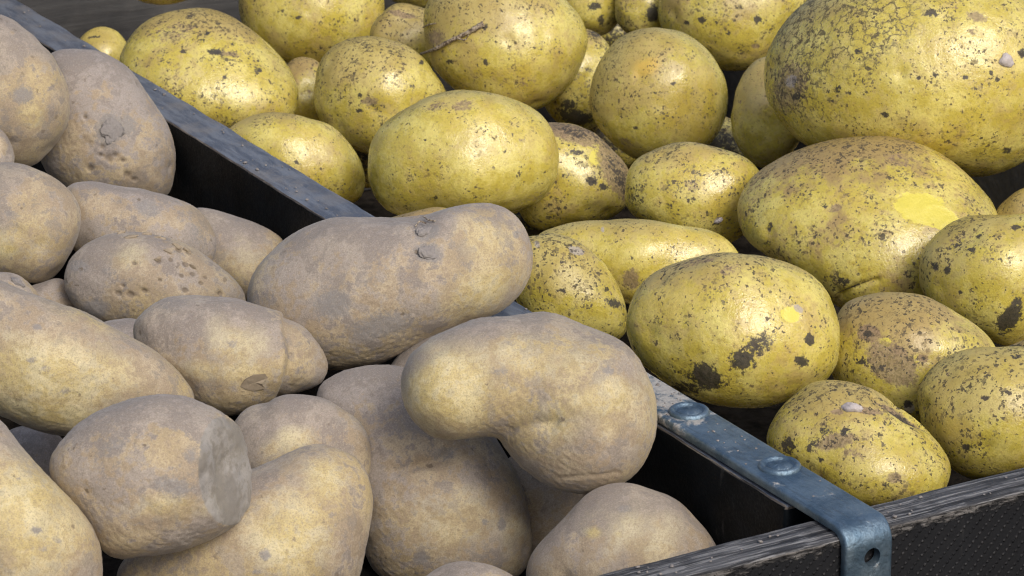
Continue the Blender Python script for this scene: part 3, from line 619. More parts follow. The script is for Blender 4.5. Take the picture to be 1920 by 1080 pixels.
 'Y7': ([(420, 290), (430, 245), (470, 218), (520, 213), (570, 220), (620, 240), (660, 275), (682, 320), (675, 365), (640, 385), (580, 385), (510, 370), (450, 340)], 1.3326, 0.92,
  'yellow potato half hidden behind the grey edge of the divider', (0.4, 0.6, 0.45, 0),
  [('dark', 555, 305, 9, 6, 20, 0.7)]),
 'Y5': ([(793, 55), (798, 95), (815, 132), (850, 168), (900, 195), (960, 210), (1010, 206), (1045, 188), (1075, 150), (1093, 95), (1092, 50), (1072, 10), (1035, -25), (960, -48), (880, -42), (820, -15), (797, 20)], 1.4456, 0.92,
  'yellow potato with a thin dried root lying across it', (0.45, 0.6, 0.5, 0),
  [('scab', 815, 70, 22, 20, 0, 0.7), ('dark', 908, 50, 9, 7, 0, 1), ('dark', 911, 115, 6, 9, -10, 0.9), ('dark', 845, 115, 6, 6, 0, 0.9), ('scab', 985, 150, 30, 16, 0, 0.5), ('dark', 930, 78, 9, 4, 30, 0.7)]),
 'Y9': ([(1108, 170), (1118, 125), (1150, 82), (1190, 59), (1235, 53), (1285, 62), (1330, 95), (1358, 140), (1365, 185), (1355, 235), (1325, 280), (1280, 305), (1225, 308), (1175, 292), (1130, 250), (1111, 210)], 1.4066, 0.92,
  'round yellow potato with an orange spot left of the biggest one', (0.35, 0.6, 0.6, 0),
  [('wear', 1212, 128, 30, 17, -20, 0.85), ('dark', 1262, 157, 7, 5, 0, 0.8), ('scab', 1175, 265, 20, 10, 30, 0.6), ('dark', 1193, 240, 8, 5, 20, 0.7), ('dark', 1115, 200, 8, 20, 0, 0.6)]),
 'Y8': ([(1005, 230), (1060, 227), (1110, 245), (1150, 280), (1180, 315), (1186, 350), (1170, 392), (1120, 417), (1060, 427), (1000, 428), (965, 390), (955, 320), (970, 260)], 1.3308, 0.92,
  'muddy potato with a dark purplish rim in the dip behind the smooth oval one', (0.6, 1.0, 0.3, 0),
  [('scab', 1070, 248, 64, 18, 18, 1.1), ('dark', 1075, 247, 45, 10, 18, 0.7), ('scab', 1155, 320, 26, 66, -25, 1.1), ('dark', 1160, 330, 14, 50, -22, 0.7), ('bare', 1119, 295, 15, 15, 0, 0.9), ('dark', 1108, 340, 12, 8, 20, 1.1), ('dark', 1080, 285, 16, 7, 0, 0.8), ('dark', 1130, 350, 10, 7, 0, 1), ('dark', 1060, 330, 10, 6, 0, 0.7)]),
 'Y12': ([(1437, 140), (1443, 95), (1475, 38), (1520, -5), (1600, -40), (1720, -55), (1840, -45), (1940, -10), (1990, 60), (2005, 140), (1985, 220), (1930, 292), (1870, 325), (1810, 332), (1740, 325), (1650, 310), (1570, 290), (1510, 268), (1470, 230), (1443, 185)], 1.2784, 0.95,
  'biggest yellow potato with a network of fine cracks, in the top right corner', (0.4, 0.75, 0.35, 0.35),
  [('crack', 1580, 50, 125, 62, -8, 1.3), ('crack', 1497, 170, 42, 60, 15, 1.1), ('crack', 1520, 100, 60, 50, 0, 1.1), ('clay', 1487, 150, 16, 16, 0, 0.7), ('scab', 1485, 160, 40, 60, 15, 0.75), ('dark', 1500, 178, 14, 8, 0, 0.9), ('dark', 1664, 210, 7, 7, 0, 1.1), ('ring', 1636, 117, 11, 12, 0, 1), ('ring', 1514, 126, 9, 10, 0, 0.8), ('dark', 1613, 97, 6, 6, 0, 1), ('dark', 1908, 103, 11, 9, 0, 1.1), ('scab', 1826, 36, 20, 10, 20, 0.9), ('scab', 1822, 65, 20, 8, 20, 0.6), ('dark', 1745, 27, 18, 10, 0, 0.8), ('dark', 1886, 283, 10, 7, 0, 0.9), ('dark', 1723, 145, 5, 4, 0, 1), ('dark', 1753, 140, 7, 5, 0, 1), ('dark', 1806, 145, 6, 5, 0, 1), ('dark', 1862, 150, 5, 5, 0, 1), ('dark', 1851, 138, 5, 5, 0, 1), ('dark', 1580, 165, 8, 8, 0, 0.9), ('dark', 1560, 168, 5, 6, 0, 0.9), ('dark', 1628, 172, 5, 8, 20, 0.9), ('dark', 1600, 170, 5, 5, 0, 0.9)]),
 'Y11': (('E', 1440, 212, 69, 104, 4), 1.3811, 0.92,
  'orange yellow potato upright in the gap left of the biggest one', (0.5, 0.35, 0.9, 0),
  []),
 'Y4': ([(591, 160), (599, 118), (625, 87), (665, 71), (710, 68), (755, 80), (790, 105), (820, 140), (838, 175), (835, 225), (808, 265), (760, 288), (700, 294), (650, 272), (612, 238), (593, 200)], 1.4106, 0.92,
  'round yellow potato with a dark eye, below the top edge potato on the left', (0.35, 0.7, 0.3, 0),
  [('scab', 692, 190, 20, 10, 0, 0.8), ('dark', 675, 178, 6, 5, 0, 0.9), ('dark', 700, 198, 8, 4, 0, 0.8), ('dark', 787, 120, 6, 6, 0, 0.9), ('dark', 770, 162, 5, 5, 0, 0.9), ('dark', 673, 208, 9, 5, 0, 0.9), ('scab', 740, 85, 30, 10, 20, 0.5)]),
 'Y3': ([(447, 5), (452, 38), (470, 75), (510, 105), (560, 120), (620, 120), (680, 102), (712, 65), (723, 20), (715, -25), (680, -60), (600, -78), (510, -68), (458, -35)], 1.5555, 0.92,
  'yellow potato cut by the top edge, touching the large speckled one at left', (0.45, 0.7, 0.5, 0),
  [('dark', 560, 33, 9, 4, -20, 0.8), ('dark', 530, 20, 10, 4, 0, 0.8), ('clay', 718, 46, 9, 14, 0, 0.9)]),
 'Y1': ([(226, 125), (240, 78), (275, 40), (330, 19), (385, 16), (430, 28), (480, 62), (530, 108), (557, 160), (554, 210), (515, 240), (440, 252), (365, 245), (300, 215), (245, 175)], 1.4257, 0.92,
  'large speckled yellow potato behind the divider at upper left', (0.55, 0.85, 0.3, 0),
  [('dark', 403, 96, 17, 6, 5, 1.1), ('scab', 425, 100, 36, 6, 8, 0.8), ('dark', 388, 62, 6, 5, 0, 1), ('dark', 380, 75, 9, 4, 0, 0.9), ('dark', 345, 97, 7, 5, 0, 0.9), ('dark', 482, 130, 9, 5, 20, 0.9), ('dark', 437, 82, 5, 6, 0, 0.9), ('dark', 355, 32, 10, 6, 0, 0.7), ('scab', 330, 60, 60, 25, -20, 0.55), ('dark', 445, 173, 5, 4, 0, 0.9), ('dark', 422, 145, 5, 5, 0, 0.9), ('dark', 380, 178, 4, 5, 0, 0.9)]),
 'Y29': (('E', 570, 178, 60, 72, 0), 1.4556, 0.92,
  'pale potato deep in the gap between two speckled ones at upper left', (0.8, 0.5, 0.3, 0),
  []),
 'Y27': (('E', 762, 76, 74, 67, 0), 1.5009, 0.92,
  'pale yellow potato hidden behind the one with the dried root', (0.5, 0.6, 0.2, 0),
  [('scab', 755, 28, 30, 6, 5, 0.9)]),
 'Y26': (('E', 1085, 152, 76, 94, 0), 1.4812, 0.92,
  'greenish potato with soil on it, between the rooted one and the orange spotted one', (0.6, 1.0, 0.15, 0),
  [('dark', 1078, 218, 40, 16, 10, 1), ('dark', 1065, 195, 20, 14, 0, 0.8), ('dark', 1115, 68, 14, 6, 15, 0.8), ('dark', 1105, 130, 10, 6, 0, 0.7)]),
 'Y23': ([(1234, 15), (1240, 52), (1262, 88), (1305, 115), (1360, 132), (1415, 122), (1460, 92), (1492, 50), (1512, 0), (1490, -45), (1410, -75), (1310, -65), (1250, -30)], 1.538, 0.92,
  'yellow brown potato at the top edge left of the biggest one', (0.6, 0.8, 0.45, 0),
  [('dark', 1420, 37, 9, 8, 0, 1.1), ('dark', 1318, 36, 9, 7, 0, 1), ('dark', 1288, 42, 6, 6, 0, 1), ('dark', 1385, 14, 10, 5, 0, 0.8), ('scab', 1415, 85, 10, 6, 0, 0.8), ('dark', 1368, 62, 6, 4, 0, 0.8)]),
 'Y24': (('E', 1207, 12, 56, 64, 0), 1.561, 0.92,
  'dark muddy potato at the top edge, second to the left of the biggest one', (0.7, 1.0, 0.2, 0),
  [('dark', 1224, 25, 13, 18, 0, 1.1)]),
 'Y25': (('E', 1108, 8, 60, 60, 0), 1.5762, 0.92,
  'yellow potato at the top edge right behind the rooted one', (0.5, 0.8, 0.3, 0),
  [('dark', 1115, 12, 14, 9, 0, 1), ('dark', 1128, 40, 8, 14, 0, 0.8)]),
 'Y28': (('E', 790, -45, 82, 62, 0), 1.6001, 0.92,
  "bottom of a yellow potato at the top edge above the rooted one's left side", (0.4, 0.5, 0.5, 0),
  []),
 'Y2': (('E', 194, 112, 54, 62, 0), 1.4729, 0.92,
  'small bright yellow potato behind the far end of the divider', (0.2, 0.3, 0.4, 0),
  [('dark', 178, 70, 14, 3, -10, 0.8)]),
 'Y31': (('E', 296, -62, 102, 69, 5), 1.4994, 0.92,
  'dark underside of a potato cut by the top edge in front of the back board', (0.7, 0.3, 0.6, 0),
  []),
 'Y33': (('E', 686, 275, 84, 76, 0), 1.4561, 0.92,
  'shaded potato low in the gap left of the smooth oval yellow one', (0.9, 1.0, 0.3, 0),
  [('dark', 686, 285, 70, 60, 0, 0.75)]),  # broad dark mark paints in the shade of the gap
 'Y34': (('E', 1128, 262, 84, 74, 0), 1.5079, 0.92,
  'potato with soil and painted-in shade low in the gap below the round orange spotted one', (0.9, 1.0, 0.2, 0),
  [('dark', 1125, 255, 70, 60, 0, 0.8)]),  # soil, with the gap's shade painted into the same mark
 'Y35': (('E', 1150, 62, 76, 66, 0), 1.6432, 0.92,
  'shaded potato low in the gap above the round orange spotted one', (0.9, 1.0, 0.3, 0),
  [('dark', 1150, 70, 60, 50, 0, 0.7)]),  # gap shade put into the skin colour
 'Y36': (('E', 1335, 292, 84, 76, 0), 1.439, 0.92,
  'potato with painted-in shade low in the gap between the orange spotted one and the biggest', (0.9, 1.0, 0.2, 0),
  [('dark', 1340, 285, 70, 60, 0, 0.85)]),  # skin coloured dark to stand in for shade between neighbours
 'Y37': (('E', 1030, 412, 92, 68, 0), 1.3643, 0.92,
  "potato with soil and painted-in shade low in the hole behind the longest dusty one's knobbed end", (0.9, 1.0, 0.3, 0),
  [('dark', 1025, 415, 80, 60, 0, 0.85)]),  # dark mark is soil plus painted shade of the hole
}
BIG = {'D7','D8','D9','D10','D11','D13','D14','D16','D6','D2','Y12','Y13','Y17'}


NT = 360
TH = np.linspace(-math.pi, math.pi, NT, endpoint=False)

def polar_outline(o):
    """closed outline (photo pixels) -> centre, radius by angle, matching ellipse radius by angle, short half axis"""
    if o[0] == 'E':
        _, cx, cy, rx, ry, a = o; t = np.linspace(0, 2 * math.pi, 400, endpoint=False); a = math.radians(a)
        x = rx * np.cos(t); y = ry * np.sin(t)
        pts = np.stack([cx + x * math.cos(a) - y * math.sin(a), cy + x * math.sin(a) + y * math.cos(a)], 1)
    else:
        q = np.array(o, float); n = len(q); t = np.linspace(0, 1, 24, endpoint=False)[:, None]; out = []
        for i in range(n):
            a, b, c, d = q[i - 1], q[i], q[(i + 1) % n], q[(i + 2) % n]
            out.append(.5 * (2 * b + (c - a) * t + (2 * a - 5 * b + 4 * c - d) * t * t + (-a + 3 * b - 3 * c + d) * t ** 3))
        pts = np.concatenate(out)
    x, y = pts.T; x2, y2 = np.roll(x, -1), np.roll(y, -1); cr = x * y2 - x2 * y; A = cr.sum() / 2
    c = np.array([((x + x2) * cr).sum() / (6 * A), ((y + y2) * cr).sum() / (6 * A)])
    d = pts - c; th = np.arctan2(-d[:, 1], d[:, 0]); R = np.hypot(d[:, 0], d[:, 1]); o_ = np.argsort(th)
    ts = th[o_]
    rr = np.interp(TH, np.r_[ts - 2 * math.pi, ts, ts + 2 * math.pi], np.tile(R[o_], 3))
    k = np.exp(-.5 * (np.arange(-12, 13) / 3.4) ** 2); k /= k.sum()
    rr = np.convolve(np.r_[rr[-12:], rr, rr[:12]], k, 'valid')
    X = np.stack([rr * np.cos(TH), rr * np.sin(TH)])
    w, vec = np.linalg.eigh(X @ X.T / NT)
    sa = np.sqrt(2 * w); dirs = np.stack([np.cos(TH), np.sin(TH)])
    re = 1 / np.sqrt((vec[:, 0] @ dirs / sa[0]) ** 2 + (vec[:, 1] @ dirs / sa[1]) ** 2)
    return c, rr, re, sa[0]

def seg_dist(p, line):
    best = np.full(len(p), 1e9)
    for a, b in zip(line[:-1], line[1:]):
        a = np.array(a, float); b = np.array(b, float); ab = b - a
        t = np.clip(((p - a) @ ab) / (ab @ ab), 0, 1)
        best = np.minimum(best, np.hypot(*(p - a - t[:, None] * ab).T))
    return best

def potato_frame(c, depth):
    ray = cam_F + cam_R * (c[0] - 960) / FOC - cam_U * (c[1] - 540) / FOC
    ctr = cam_loc + ray * depth
    z = -ray / np.linalg.norm(ray); x = np.cross(cam_U, z); x /= np.linalg.norm(x); y = np.cross(z, x)
    return ctr, np.stack([x, y, z])

# bent bodies: axis points (photo x, y, towards the viewer, radius) in photo pixels
SPINE = {'D16': [(848, 727, 34, 99), (930, 704, 20, 107), (1012, 708, 4, 116), (1072, 758, -4, 145), (1102, 792, -8, 134)]}
def spine_shape(sp, c, S):
    q = np.array([(x - c[0], c[1] - y, z, r) for x, y, z, r in sp], float)
    A, B = q[:-1], q[1:]
    def sdf(p):
        acc = np.zeros(len(p)); k = 9.0
        for a, b in zip(A, B):
            ab = b[:3] - a[:3]; h_ = np.clip(((p - a[:3]) @ ab) / (ab @ ab), 0, 1)
            d = np.linalg.norm(p - a[:3] - h_[:, None] * ab, axis=1) - (a[3] + h_ * (b[3] - a[3]))
            acc += np.exp(-np.clip(d / k, -60, 60))
        return -k * np.log(acc)
    t = np.full(len(S), 330.0); alive = np.ones(len(S), bool)
    for _ in range(60):                       # walk inwards from outside
        d = sdf(S * t[:, None]); t -= np.where(d > 0.05, np.clip(d * 0.7, 0.05, 40), 0)
    loc = S * t[:, None]
    g_ = np.stack([sdf(loc + e) - sdf(loc - e) for e in np.eye(3) * 0.5], 1)
    return loc, g_ / (np.linalg.norm(g_, axis=1)[:, None] + 1e-9)

INFO = {}
TILT = {'Y13': 0.45, 'Y1': 0.5, 'Y19': 0.35}
def build_potato(key, idx):
    outline, depth, df, label, params, feats = POTATOES[key]
    yellow = key[0] == 'Y'
    c, rr, re, sb = polar_outline(outline); b = sb * df
    rng = np.random.default_rng(idx * 7 + 3)
    big = key in BIG
    S, F = ICO[7 if big else 6]
    th = np.arctan2(S[:, 1], S[:, 0]); cp = np.hypot(S[:, 0], S[:, 1])
    tt = np.r_[TH, math.pi]
    ro = np.interp(th, tt, np.r_[rr, rr[0]]); rl = np.interp(th, tt, np.r_[re, re[0]])
    wgt = np.clip(S[:, 2] ** 2, 0, 1) ** 0.8 * 0.85
    R = ro * (1 - wgt) + rl * wgt
    loc = np.stack([cp * R * np.cos(th), cp * R * np.sin(th), S[:, 2] * b], 1)     # photo pixels at this depth
    if key in TILT: loc[:, 2] -= TILT[key] * loc[:, 1] * np.clip(1 - (loc[:, 1] / ro) ** 2 * 0.3, 0, 1)
    if key == 'D11':                                                            # the sliced end
        nrm = np.array([0.87, 0.05, 0.48]); nrm /= np.linalg.norm(nrm)
        p0 = np.array([420 - c[0], c[1] - 882, 38.0])
        dist = (loc - p0) @ nrm
        over = np.clip(dist, 0, None)
        soft = 7.0 * (1 - np.exp(-over / 14.0))
        loc = loc - nrm * (over - soft)[:, None]
        cutmask = np.clip(0.5 + dist / 12.0, 0, 1)
    nr = np.stack([loc[:, 0] / R ** 2, loc[:, 1] / R ** 2, loc[:, 2] / b ** 2], 1)
    nr /= np.linalg.norm(nr, axis=1)[:, None] + 1e-12
    if key in SPINE: loc, nr = spine_shape(SPINE[key], c, S)
    s = depth / FOC                                                              # metres per pixel
    P = loc * s
    size = sb * s
    disp = fourier(P, rng, (size * 0.7, size * 1.7), 0.0007 if yellow else 0.0006)
    disp += fourier(P, rng, (0.004, 0.011), 0.00009 if yellow else 0.00011)
    if big: disp += fourier(P, rng, (0.0012, 0.003), 0.00002 if yellow else 0.00006, 40)
    px = np.stack([c[0] + loc[:, 0], c[1] - loc[:, 1]], 1)
    front = loc[:, 2] > -0.15 * b
    stain = np.zeros((len(S), 4), np.float32); wear = np.zeros((len(S), 4), np.float32)
    # some shallow eyes at random
    for _ in range(9):
        d = rng.normal(size=3); d /= np.linalg.norm(d); k = int(np.argmax(S @ d))
        q = np.linalg.norm(P - P[k], axis=1); rad_ = rng.uniform(0.002, 0.0042)
        disp -= rng.uniform(0.0004, 0.0010) * np.exp(-(q / rad_) ** 2)
        stain[:, 2 if yellow else 0] = np.maximum(stain[:, 2 if yellow else 0], np.clip(1.3 - q / 0.0016, 0, 1) * rng.uniform(0.3, 0.75))
    for f in feats:
        kind = f[0]
        if kind == 'crease':
            d = seg_dist(px, f[1])
            disp -= np.where(front, f[3] * 0.001 * np.exp(-(d / f[2]) ** 2), 0); continue
        if kind == 'step':                                       # one lobe standing proud of the other
            ln = np.array(f[1], float); xl = np.interp(px[:, 1], ln[:, 1], ln[:, 0]); d = px[:, 0] - xl
            disp += np.where(front, f[3] * 0.001 / (1 + np.exp(np.clip(d / f[2], -30, 30))) * np.exp(-np.clip(d, None, 0) ** 2 / 70.0 ** 2), 0)
            disp -= np.where(front, 0.0012 * np.exp(-((d - 6) / 9.0) ** 2), 0); continue
        _, fx, fy, rx, ry, an, st = f
        a = math.radians(an); dx = px[:, 0] - fx; dy = px[:, 1] - fy
        u = (dx * math.cos(a) + dy * math.sin(a)) / rx; v = (-dx * math.sin(a) + dy * math.cos(a)) / ry
        d = np.hypot(u, v)
        val = np.where(front, np.clip(1.5 - d, 0, 1) * st, 0) if kind != 'ring' else np.where(front, np.clip(1 - np.abs(d - 1) * 2.2, 0, 1) * st, 0)
        tgt, ch = {'dark': (stain, 0), 'bare': (stain, 1), 'scab': (stain, 2), 'clay': (stain, 3), 'crack': (wear, 0),
                   'wear': (wear, 1), 'pit': (wear, 2), 'ring': (wear, 3), 'clod': (None, 0)}[kind]
        if tgt is not None: tgt[:, ch] = np.maximum(tgt[:, ch], val)
        if kind == 'pit': disp -= np.where(front, 0.0008 * np.exp(-d ** 2), 0)
        if kind == 'scab': disp -= np.where(front, 0.0004 * st * np.exp(-d ** 2), 0)
        if kind == 'bare': disp -= np.where(front, 0.00025 * np.clip((1.15 - d) * 6, 0, 1), 0)
    if key == 'D11':
        stain[:, 1] = cutmask; stain[:, 3] *= 1 - cutmask
        disp += cutmask * (fourier(P, rng, (0.003, 0.014), 0.0005) - 0.0016 * np.exp(-((np.hypot(px[:, 0] - 424, (px[:, 1] - 888) * 0.5) / 26.0) ** 2)))
    P = P + nr * disp[:, None]
    ctr, fr = potato_frame(c, depth)
    W = P @ fr
    name = 'yellow_potato' if yellow else 'dusty_potato'
    me = tri_mesh(name, W, F)
    for nm, arr in (('stain', stain), ('wear', wear), ('field', skin_field(P, rng, nr @ fr))):
        at = me.attributes.new(nm, 'FLOAT_COLOR', 'POINT'); at.data.foreach_set('color', arr.ravel())
    o = mesh_obj(name, me, (M_YC if key == 'Y12' else M_Y) if yellow else M_D)
    o.location = ctr
    o.color = params
    o['label'] = label; o['category'] = 'potato'
    o['group'] = 'washed yellow potatoes' if yellow else 'dusty brown potatoes'
    INFO[key] = (o, c, P, fr, s, px, front, nr)
    return o

def surf(key, u, v, lift=0.0):
    """point on a potato's front surface under a photo position, local to the potato; and the outward normal"""
    o, c, P, fr, s, px, front, nr = INFO[key]
    d = np.hypot(px[:, 0] - u, px[:, 1] - v) + np.where(P[:, 2] > 0, 0, 1e6)
    k = np.argsort(d)[:6]; w = 1 / (d[k] + 0.3); w /= w.sum()
    p = (P[k] * w[:, None]).sum(0); p[0] = (u - c[0]) * s; p[1] = (c[1] - v) * s
    n = (nr[k] * w[:, None]).sum(0); n /= np.linalg.norm(n)
    return (p + n * lift) @ fr, n @ fr, s

def clod(key, u, v, rx, ry, an, hgt, name, mat, seed, rug=1.0):
    """small irregular lump stuck to the skin"""
    o, c, P, fr, s, *_ = INFO[key]
    p, n, _ = surf(key, u, v)
    a = math.radians(an)
    ex = (np.array([math.cos(a), -math.sin(a), 0]) @ fr); ex -= n * (ex @ n); ex /= np.linalg.norm(ex); ey = np.cross(n, ex)
    S, F = ICO[4]; rng = np.random.default_rng(seed)
    rad_ = 1 + fourier(S, rng, (0.6, 1.8), 0.2 * rug) + fourier(S, rng, (0.2, 0.5), 0.07 * rug)
    L = S * rad_[:, None]
    W = p + L[:, :1] * ex * rx * s + L[:, 1:2] * ey * ry * s + L[:, 2:] * n * hgt
    mesh_obj(name, tri_mesh(name, W, F), mat, o)

def tube(key, path, rads, name, mat, lift):
    o = INFO[key][0]
    pts = [surf(key, u, v, lift[i] if isinstance(lift, (list, tuple)) else lift)[0] for i, (u, v) in enumerate(path)]
    pts = np.array(pts); N = 10; M = 8 * (len(pts) - 1) + 1
    t = np.linspace(0, len(pts) - 1, M); C = np.stack([np.interp(t, np.arange(len(pts)), pts[:, k]) for k in range(3)], 1)
    k_ = np.array([.25, .5, .25])
    for _ in range(6):
        C[1:-1] = .25 * C[:-2] + .5 * C[1:-1] + .25 * C[2:]
    rr = np.interp(t, np.arange(len(rads)), rads); rng = np.random.default_rng(5)
    rr = rr * (1 + rng.uniform(-.18, .18, len(rr)))
    T = np.gradient(C, axis=0); T /= np.linalg.norm(T, axis=1)[:, None]
    up = np.array([0.1, 0.2, 1.0]); A = np.cross(T, up); A /= np.linalg.norm(A, axis=1)[:, None]; B = np.cross(T, A)
    vs = []; fs = []
    for i in range(M):
        for j in range(N):
            a = 2 * math.pi * j / N; vs.append(C[i] + rr[i] * (math.cos(a) * A[i] + math.sin(a) * B[i]))
    for i in range(M - 1):
        for j in range(N):
            j2 = (j + 1) % N; a, b, c2, d = i * N + j, i * N + j2, (i + 1) * N + j2, (i + 1) * N + j
            fs += [(a, b, c2), (a, c2, d)]
    for base, fl in ((0, 1), ((M - 1) * N, -1)):
        for j in range(1, N - 1): fs.append((base, base + j + 1, base + j) if fl > 0 else (base, base + j, base + j + 1))
    mesh_obj(name, tri_mesh(name, np.array(vs), np.array(fs)), mat, o)

def flake(key, pts, lifts, name, mat):
    """thin curled sheet of lifted skin with real thickness"""
    o = INFO[key][0]
    top = []; bot = []
    for (u, v), l in zip(pts, lifts):
        p, n, s = surf(key, u, v, 0); top.append(p + n * (l + 0.00035)); bot.append(p + n * l)
    cu = np.mean([q[0] for q in pts]); cv = np.mean([q[1] for q in pts])
    p, n, s = surf(key, cu, cv); l = np.mean(lifts) * 0.7
    vs = top + bot + [p + n * (l + 0.0004), p + n * l]; k = len(pts); fs = []
    for i in range(k):
        j = (i + 1) % k
        fs += [(2 * k, j, i), (2 * k + 1, k + i, k + j), (i, j, k + j), (i, k + j, k + i)]
    me = tri_mesh(name, np.array(vs), np.array(fs))
    me.polygons.foreach_set('use_smooth', np.zeros(len(fs), bool))
    mesh_obj(name, me, mat, o)

for i, key in enumerate(POTATOES): build_potato(key, i)

# lumps, flakes, sprouts and roots that belong to single potatoes
for key in POTATOES:
    for j, f in enumerate(POTATOES[key][5]):
        if f[0] == 'clod':
            _, fx, fy, rx, ry, an, hg = f
            clod(key, fx, fy, rx, ry, an, hg * 0.001, 'dirt_clump' if rx > 14 and key != 'D6' else 'skin_flake', M_CLOD if rx > 14 and key != 'D6' else M_FLAKE, j + 11)
clod('Y12', 1880, 116, 14, 13, 0, 0.0022, 'sprout', M_SPROUT, 3, 0.45)
clod('Y19', 1597, 767, 20, 10, 12, 0.0022, 'sprout', M_SPROUT, 4, 0.45)
clod('Y10', 1347, 413, 9, 4, -25, 0.0012, 'sprout', M_SPROUT, 5, 0.45)
tube('Y5', [(797, 100), (822, 92), (850, 76), (880, 62), (908, 46)], [.0005, .0009, .0009, .0010, .0016], 'root_strand', M_ROOT, [.0022, .0016, .0014, .001, .0008])
tube('Y5', [(797, 52), (808, 47), (822, 45)], [.0003, .0004, .0002], 'root_strand', M_ROOT, .0008)
tube('Y5', [(850, 76), (862, 72), (876, 76), (882, 66)], [.0003, .0004, .0003, .0002], 'root_strand', M_ROOT, .0014)
flake('D8', [(450, 722), (458, 708), (472, 700), (492, 699), (498, 706), (486, 716), (492, 724), (474, 730), (458, 727)], [.0002, .001, .0014, .0016, .0012, .0014, .0012, .0006, .0003], 'skin_flake', M_FLAKE)
tube('D7', [(776, 430), (783, 420), (795, 424)], [.0002, .0003, .0002], 'root_hair', M_ROOT, .0012)
tube('D7', [(790, 412), (798, 418), (812, 420)], [.0002, .0003, .0002], 'root_hair', M_ROOT, .0012)


# loose crumbs of dry soil on the divider, the strap and the front board
def crumbs():
    rng = np.random.default_rng(77); S, F = ICO3; vs = []; fs = []; k = 0
    spots = []
    for _ in range(70): spots.append((rng.uniform(-0.0075, 0.0078), rng.uniform(0.16, 0.70), 0.0))
    for _ in range(46):
        y = rng.choice([rng.normal(0.098, 0.010), rng.uniform(0.0, 0.148)]); spots.append((rng.uniform(-0.0070, 0.0072), min(max(y, -0.008), 0.147), 0.0034))
    for _ in range(60): spots.append((rng.uniform(-0.10, 0.22), rng.uniform(-0.0125, -0.0025), 0.0))
    for x, y, z in spots:
        if z == 0.0 and y < 0 and abs(x) < 0.0105: continue
        r = 0.00025 + 0.0005 * rng.random() ** 3
        L = S * (1 + fourier(S, rng, (0.7, 2.0), 0.25, 8))[:, None] * np.array([r * rng.uniform(.8, 1.5), r * rng.uniform(.8, 1.5), r * 0.7])
        vs.append(L + np.array([x, y, z + r * 0.25])); fs.append(F + k); k += len(S)
    me = tri_mesh('loose_soil', np.concatenate(vs), np.concatenate(fs))
    o = mesh_obj('loose_soil', me, M_CLOD)
    o['kind'] = 'stuff'; o['label'] = 'fine crumbs of dry grey soil scattered on the crate edges'; o['category'] = 'soil'
ICO3 = ico(2)
crumbs()

